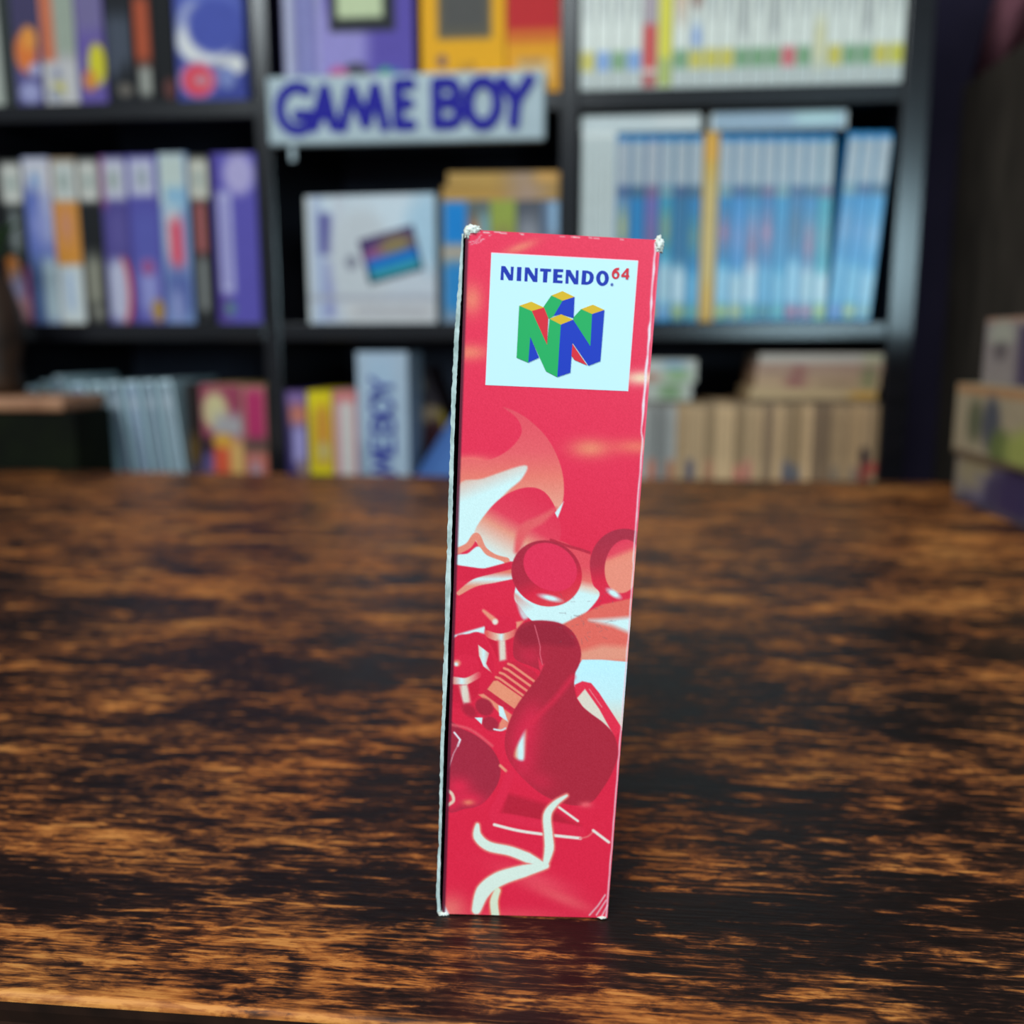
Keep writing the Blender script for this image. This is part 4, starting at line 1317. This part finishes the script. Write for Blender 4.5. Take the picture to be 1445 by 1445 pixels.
FG = local_face_grid()
n0, n1 = FG.shape[:2]
idx = np.arange(n0 * n1).reshape(n0, n1)
fq = np.stack([idx[:-1, :-1], idx[1:, :-1], idx[1:, 1:], idx[:-1, 1:]], -1).reshape(-1, 4)
me = bpy.data.meshes.new('front_panel')
me.from_pydata(FG.reshape(-1, 3).tolist(), [], fq.tolist())
at = me.color_attributes.new('print', 'FLOAT_COLOR', 'POINT')
arr = np.ones((n0 * n1, 4), np.float32)
c = ART.reshape(-1, 3) / 255.0
arr[:, :3] = np.where(c <= 0.04045, c / 12.92, ((c + 0.055) / 1.055) ** 2.4)
at.data.foreach_set('color', arr.ravel())
me.materials.append(M_ART)
fp = bpy.data.objects.new('front_panel', me)
COL.objects.link(fp)
fp.parent = root
fp['label'] = 'red printed front with abstract shapes'

# the box behind the front
M_RED = noisy('red_card', lin((190, 26, 52)), lin((214, 34, 62)), 60, .45, .35)
bm = bmesh.new()
back = Vector((0, DEPTH, 0))
e_ = Vector((0, .0004, 0))
V8 = [bm.verts.new(p) for p in (TLl + e_, TRl + e_, BRl + e_, BLl + e_, TLl + back, TRl + back, BRl + back, BLl + back)]
for q, mi in (((0, 1, 2, 3), 0), ((1, 5, 6, 2), 0), ((4, 0, 3, 7), 1), ((0, 4, 5, 1), 0), ((3, 2, 6, 7), 0), ((5, 4, 7, 6), 0)):
    bm.faces.new([V8[i] for i in q]).material_index = mi
bmesh.ops.recalc_face_normals(bm, faces=bm.faces)
link('carton', bm, [M_RED, M_INNER], root)

# left side sheet standing a little off the body, its raw edge towards the camera
rows = [(332, 652.0, 654.5), (350, 650.6, 653.6), (400, 646.8, 652.0), (480, 640.8, 647.4), (560, 637.2, 643.4), (640, 635.0, 640.4), (720, 632.6, 638.8), (790, 630.4, 636.6), (830, 628.4, 636.2), (870, 628.2, 634.6),
        (920, 626.8, 632.4), (950, 624.8, 631.8), (1000, 624.2, 629.0), (1045, 621.8, 626.8), (1100, 621.0, 625.2), (1160, 619.6, 623.4), (1220, 617.4, 621.6), (1262, 615.6, 620.6), (1288, 617.0, 622.0)]
bm = bmesh.new()
rs2 = random.Random(5)
fine = []
for (va, a0, a1), (vb_, b0, b1) in zip(rows, rows[1:]):
    n = max(2, int((vb_ - va) / 5))
    for k in range(n):
        t = k / n
        fine.append((va + (vb_ - va) * t, a0 + (b0 - a0) * t + rs2.gauss(0, .35), a1 + (b1 - a1) * t + rs2.gauss(0, .18)))
fine.append(rows[-1])
prev = None
for v, l, r_ in fine:
    f0, f1 = face_to_local(l, v, rs2.uniform(-.00005, .0001)), face_to_local(r_, v, 0)
    bz = max(f0.z, .0002)
    f0.z = f1.z = bz
    ring = [bm.verts.new(f0), bm.verts.new(f1), bm.verts.new(f1 + Vector((.0002, DEPTH * .98, 0))), bm.verts.new(f0 + Vector((.0002, DEPTH * .98, 0)))]
    if prev:
        for i in range(4):
            bm.faces.new((prev[i], prev[(i + 1) % 4], ring[(i + 1) % 4], ring[i])).material_index = (0, 1, 2, 2)[i]
    else:
        bm.faces.new(ring).material_index = 0
    prev = ring
bm.faces.new(list(reversed(prev))).material_index = 0
bmesh.ops.recalc_face_normals(bm, faces=bm.faces)
shp = link('side_panel', bm, [M_RAW, M_INNER, M_RED], root)
shp['label'] = 'loose left side with raw white cardboard edge'


def fray(u, v, wpx, hpx, seed, nm='frayed_corner'):
    bm = bmesh.new()
    bmesh.ops.create_icosphere(bm, subdivisions=4, radius=1)
    c = face_to_local(u, v, -.0006)
    s = (TRl - TLl).length / 275
    rr = random.Random(seed)
    ph = [rr.uniform(0, 6) for _ in range(6)]
    for vv in bm.verts:
        p = vv.co.copy()
        k = 1 + .16 * math.sin(5 * p.x + ph[0]) * math.sin(6 * p.z + ph[1]) + .10 * math.sin(13 * p.x + ph[2] + 9 * p.y) + .08 * math.sin(19 * p.z + ph[3]) + rr.gauss(0, .05)
        vv.co = Vector((p.x * k * wpx * s / 2, p.y * k * .0011, p.z * k * hpx * s / 2)) + c
    o = link(nm, bm, M_FRAY, root, True)
    o['label'] = 'worn whitish corner'
    return o


fray(667, 326, 23, 13, 1)
fray(659, 331, 9, 18, 2)
fray(930, 347, 14, 24, 3)
fray(626, 1291, 18, 7, 4)
fray(850, 1296, 16, 4, 5)

# ---- the white label with its writing and emblem, printed on the front
M_LABEL = mat('label_white', lin((206, 238, 242)), .42, .35)
M_PINK = mat('label_border', lin((250, 214, 222)), .42, .35)
M_TXT = mat('print_blue', lin((28, 52, 168)), .42, .3)
M_TXR = mat('print_red', lin((222, 46, 62)), .42, .3)
M_EG = mat('print_green', lin((38, 172, 94)), .42, .3)
M_EB = mat('print_royal', lin((28, 58, 184)), .42, .3)
M_ER = mat('print_signal_red', lin((226, 44, 58)), .42, .3)
M_EY = mat('print_yellow', lin((228, 182, 38)), .42, .3)


LAYER = Count()


def flat(bm, pts, off, mi=0):
    LAYER.n += 1
    vs_ = [bm.verts.new(face_to_local(u, v, off + LAYER.n * 1.5e-6)) for u, v in pts]
    for tri in tessellate_polygon([[Vector((u, -v, 0)) for u, v in pts]]):
        t = [vs_[i] for i in tri]
        if (t[1].co - t[0].co).cross(t[2].co - t[0].co).y > 0:
            t.reverse()
        bm.faces.new(t).material_index = mi


bm = bmesh.new()
lq = Cq((376, 240), (1203, 284), (1147, 1019), (343, 984))
flat(bm, [(lq[0][0] - .4, lq[0][1] - 1.3), (lq[1][0] + 1.0, lq[1][1] - 1.0), (lq[2][0] + .8, lq[2][1] + .3), (lq[3][0] - .6, lq[3][1] + .3)], .00004, 1)
flat(bm, lq, .00006, 0)
label = link('logo_label', bm, [M_LABEL, M_PINK], root)
label['label'] = 'white square logo label'
A1 = lambda *pp: [(610 + x / 8.028, 300 + y / 8.028) for x, y in pp]
B1q = lambda *pp: [(780 + x / 8.028, 300 + y / 8.028) for x, y in pp]
bm = bmesh.new()
OF = .00008
for pts in (A1((782, 622), (828, 624), (888, 724), (890, 629), (924, 631), (914, 788), (866, 786), (810, 690), (808, 783), (772, 781)),
            A1((962, 633), (1012, 635), (1006, 795), (955, 792)),
            A1((1050, 637), (1096, 639), (1160, 738), (1162, 645), (1197, 647), (1190, 806), (1142, 803), (1082, 706), (1078, 799), (1043, 797)),
            A1((1222, 650), (1348, 656), (1346, 690), (1308, 688), (1300, 810), (1252, 808), (1258, 686), (1220, 684)),
            B1q((8, 655), (120, 660), (118, 694), (57, 692), (56, 720), (108, 722), (106, 757), (54, 755), (52, 785), (112, 788), (110, 820), (2, 814)),
            B1q((150, 665), (198, 667), (258, 768), (262, 670), (294, 672), (288, 832), (240, 830), (180, 734), (178, 824), (142, 822))):
    flat(bm, pts, OF, 0)


def ringf(outer, inner, mi):
    n = len(outer)
    for i in range(n):
        flat(bm, [outer[i], outer[(i + 1) % n], inner[(i + 1) % n], inner[i]], OF, mi)


ringf(B1q((335, 672), (395, 675), (435, 688), (460, 718), (466, 757), (456, 797), (428, 824), (390, 836), (322, 832)),
      B1q((380, 706), (394, 707), (409, 714), (418, 732), (419, 757), (414, 780), (404, 796), (390, 802), (374, 800)), 0)
eo = [(563 + 72 * math.cos(R(a)), 762 + 87 * math.sin(R(a))) for a in range(0, 360, 12)]
ei = [(563 + 27 * math.cos(R(a)), 762 + 52 * math.sin(R(a))) for a in range(0, 360, 12)]
ringf(B1q(*eo), B1q(*ei), 0)
eo = [(712 + 44 * math.cos(R(a)), 724 + 47 * math.sin(R(a))) for a in range(0, 360, 15)]
ei = [(712 + 18 * math.cos(R(a)), 726 + 23 * math.sin(R(a))) for a in range(0, 360, 15)]
ringf(B1q(*eo), B1q(*ei), 1)
flat(bm, B1q((668, 724), (672, 690), (690, 662), (715, 645), (752, 642), (750, 668), (722, 674), (704, 690), (696, 712)), OF, 1)
flat(bm, B1q((838, 648), (862, 650), (806, 722), (778, 742), (776, 724)), OF, 1)
flat(bm, B1q((776, 724), (866, 728), (864, 752), (776, 748)), OF, 1)
flat(bm, B1q((834, 650), (862, 650), (854, 776), (826, 775)), OF, 1)
eo = [(670 + 16 * math.cos(R(a)), 833 + 17 * math.sin(R(a))) for a in range(0, 360, 30)]
ei = [(670 + 11 * math.cos(R(a)), 833 + 12 * math.sin(R(a))) for a in range(0, 360, 30)]
ringf(B1q(*eo), B1q(*ei), 0)
flat(bm, B1q((664, 824), (672, 824), (677, 829), (673, 834), (678, 843), (672, 843), (669, 836), (669, 843), (664, 843)), OF, 0)
o = link('lettering', bm, [M_TXT, M_TXR], label)
o['label'] = 'blue capital letters with small red digits'
bm = bmesh.new()
for pts, mi in (((((670, 543), (715, 478), (778, 508), (727, 594), (705, 610), (697, 606))), 1), (((778, 508), (846, 486), (840, 606), (770, 585), (727, 594)), 2), (((838, 615), (842, 600), (883, 555), (945, 583), (935, 765)), 1),
                (((604, 566), (673, 546), (697, 606), (690, 757)), 3), (((595, 712), (645, 830), (584, 858)), 2), (((829, 745), (918, 874), (845, 843), (829, 820)), 3),
                (((533, 536), (604, 566), (690, 757), (705, 610), (768, 643), (748, 940), (684, 907), (595, 712), (584, 858), (518, 830)), 1),
                (((945, 583), (1015, 560), (992, 850), (925, 876), (834, 745), (822, 915), (748, 940), (768, 643), (838, 615), (935, 765)), 2),
                (((533, 536), (602, 513), (673, 546), (604, 566)), 0), (((715, 478), (777, 453), (846, 486), (778, 508)), 0), (((883, 555), (950, 530), (1015, 560), (945, 583)), 0), (((705, 610), (770, 585), (838, 615), (768, 643)), 0)):
    flat(bm, Cq(*pts), OF, mi)
o = link('emblem', bm, [M_EY, M_EG, M_EB, M_ER], label)
o['label'] = 'block emblem in green, blue, red and yellow'
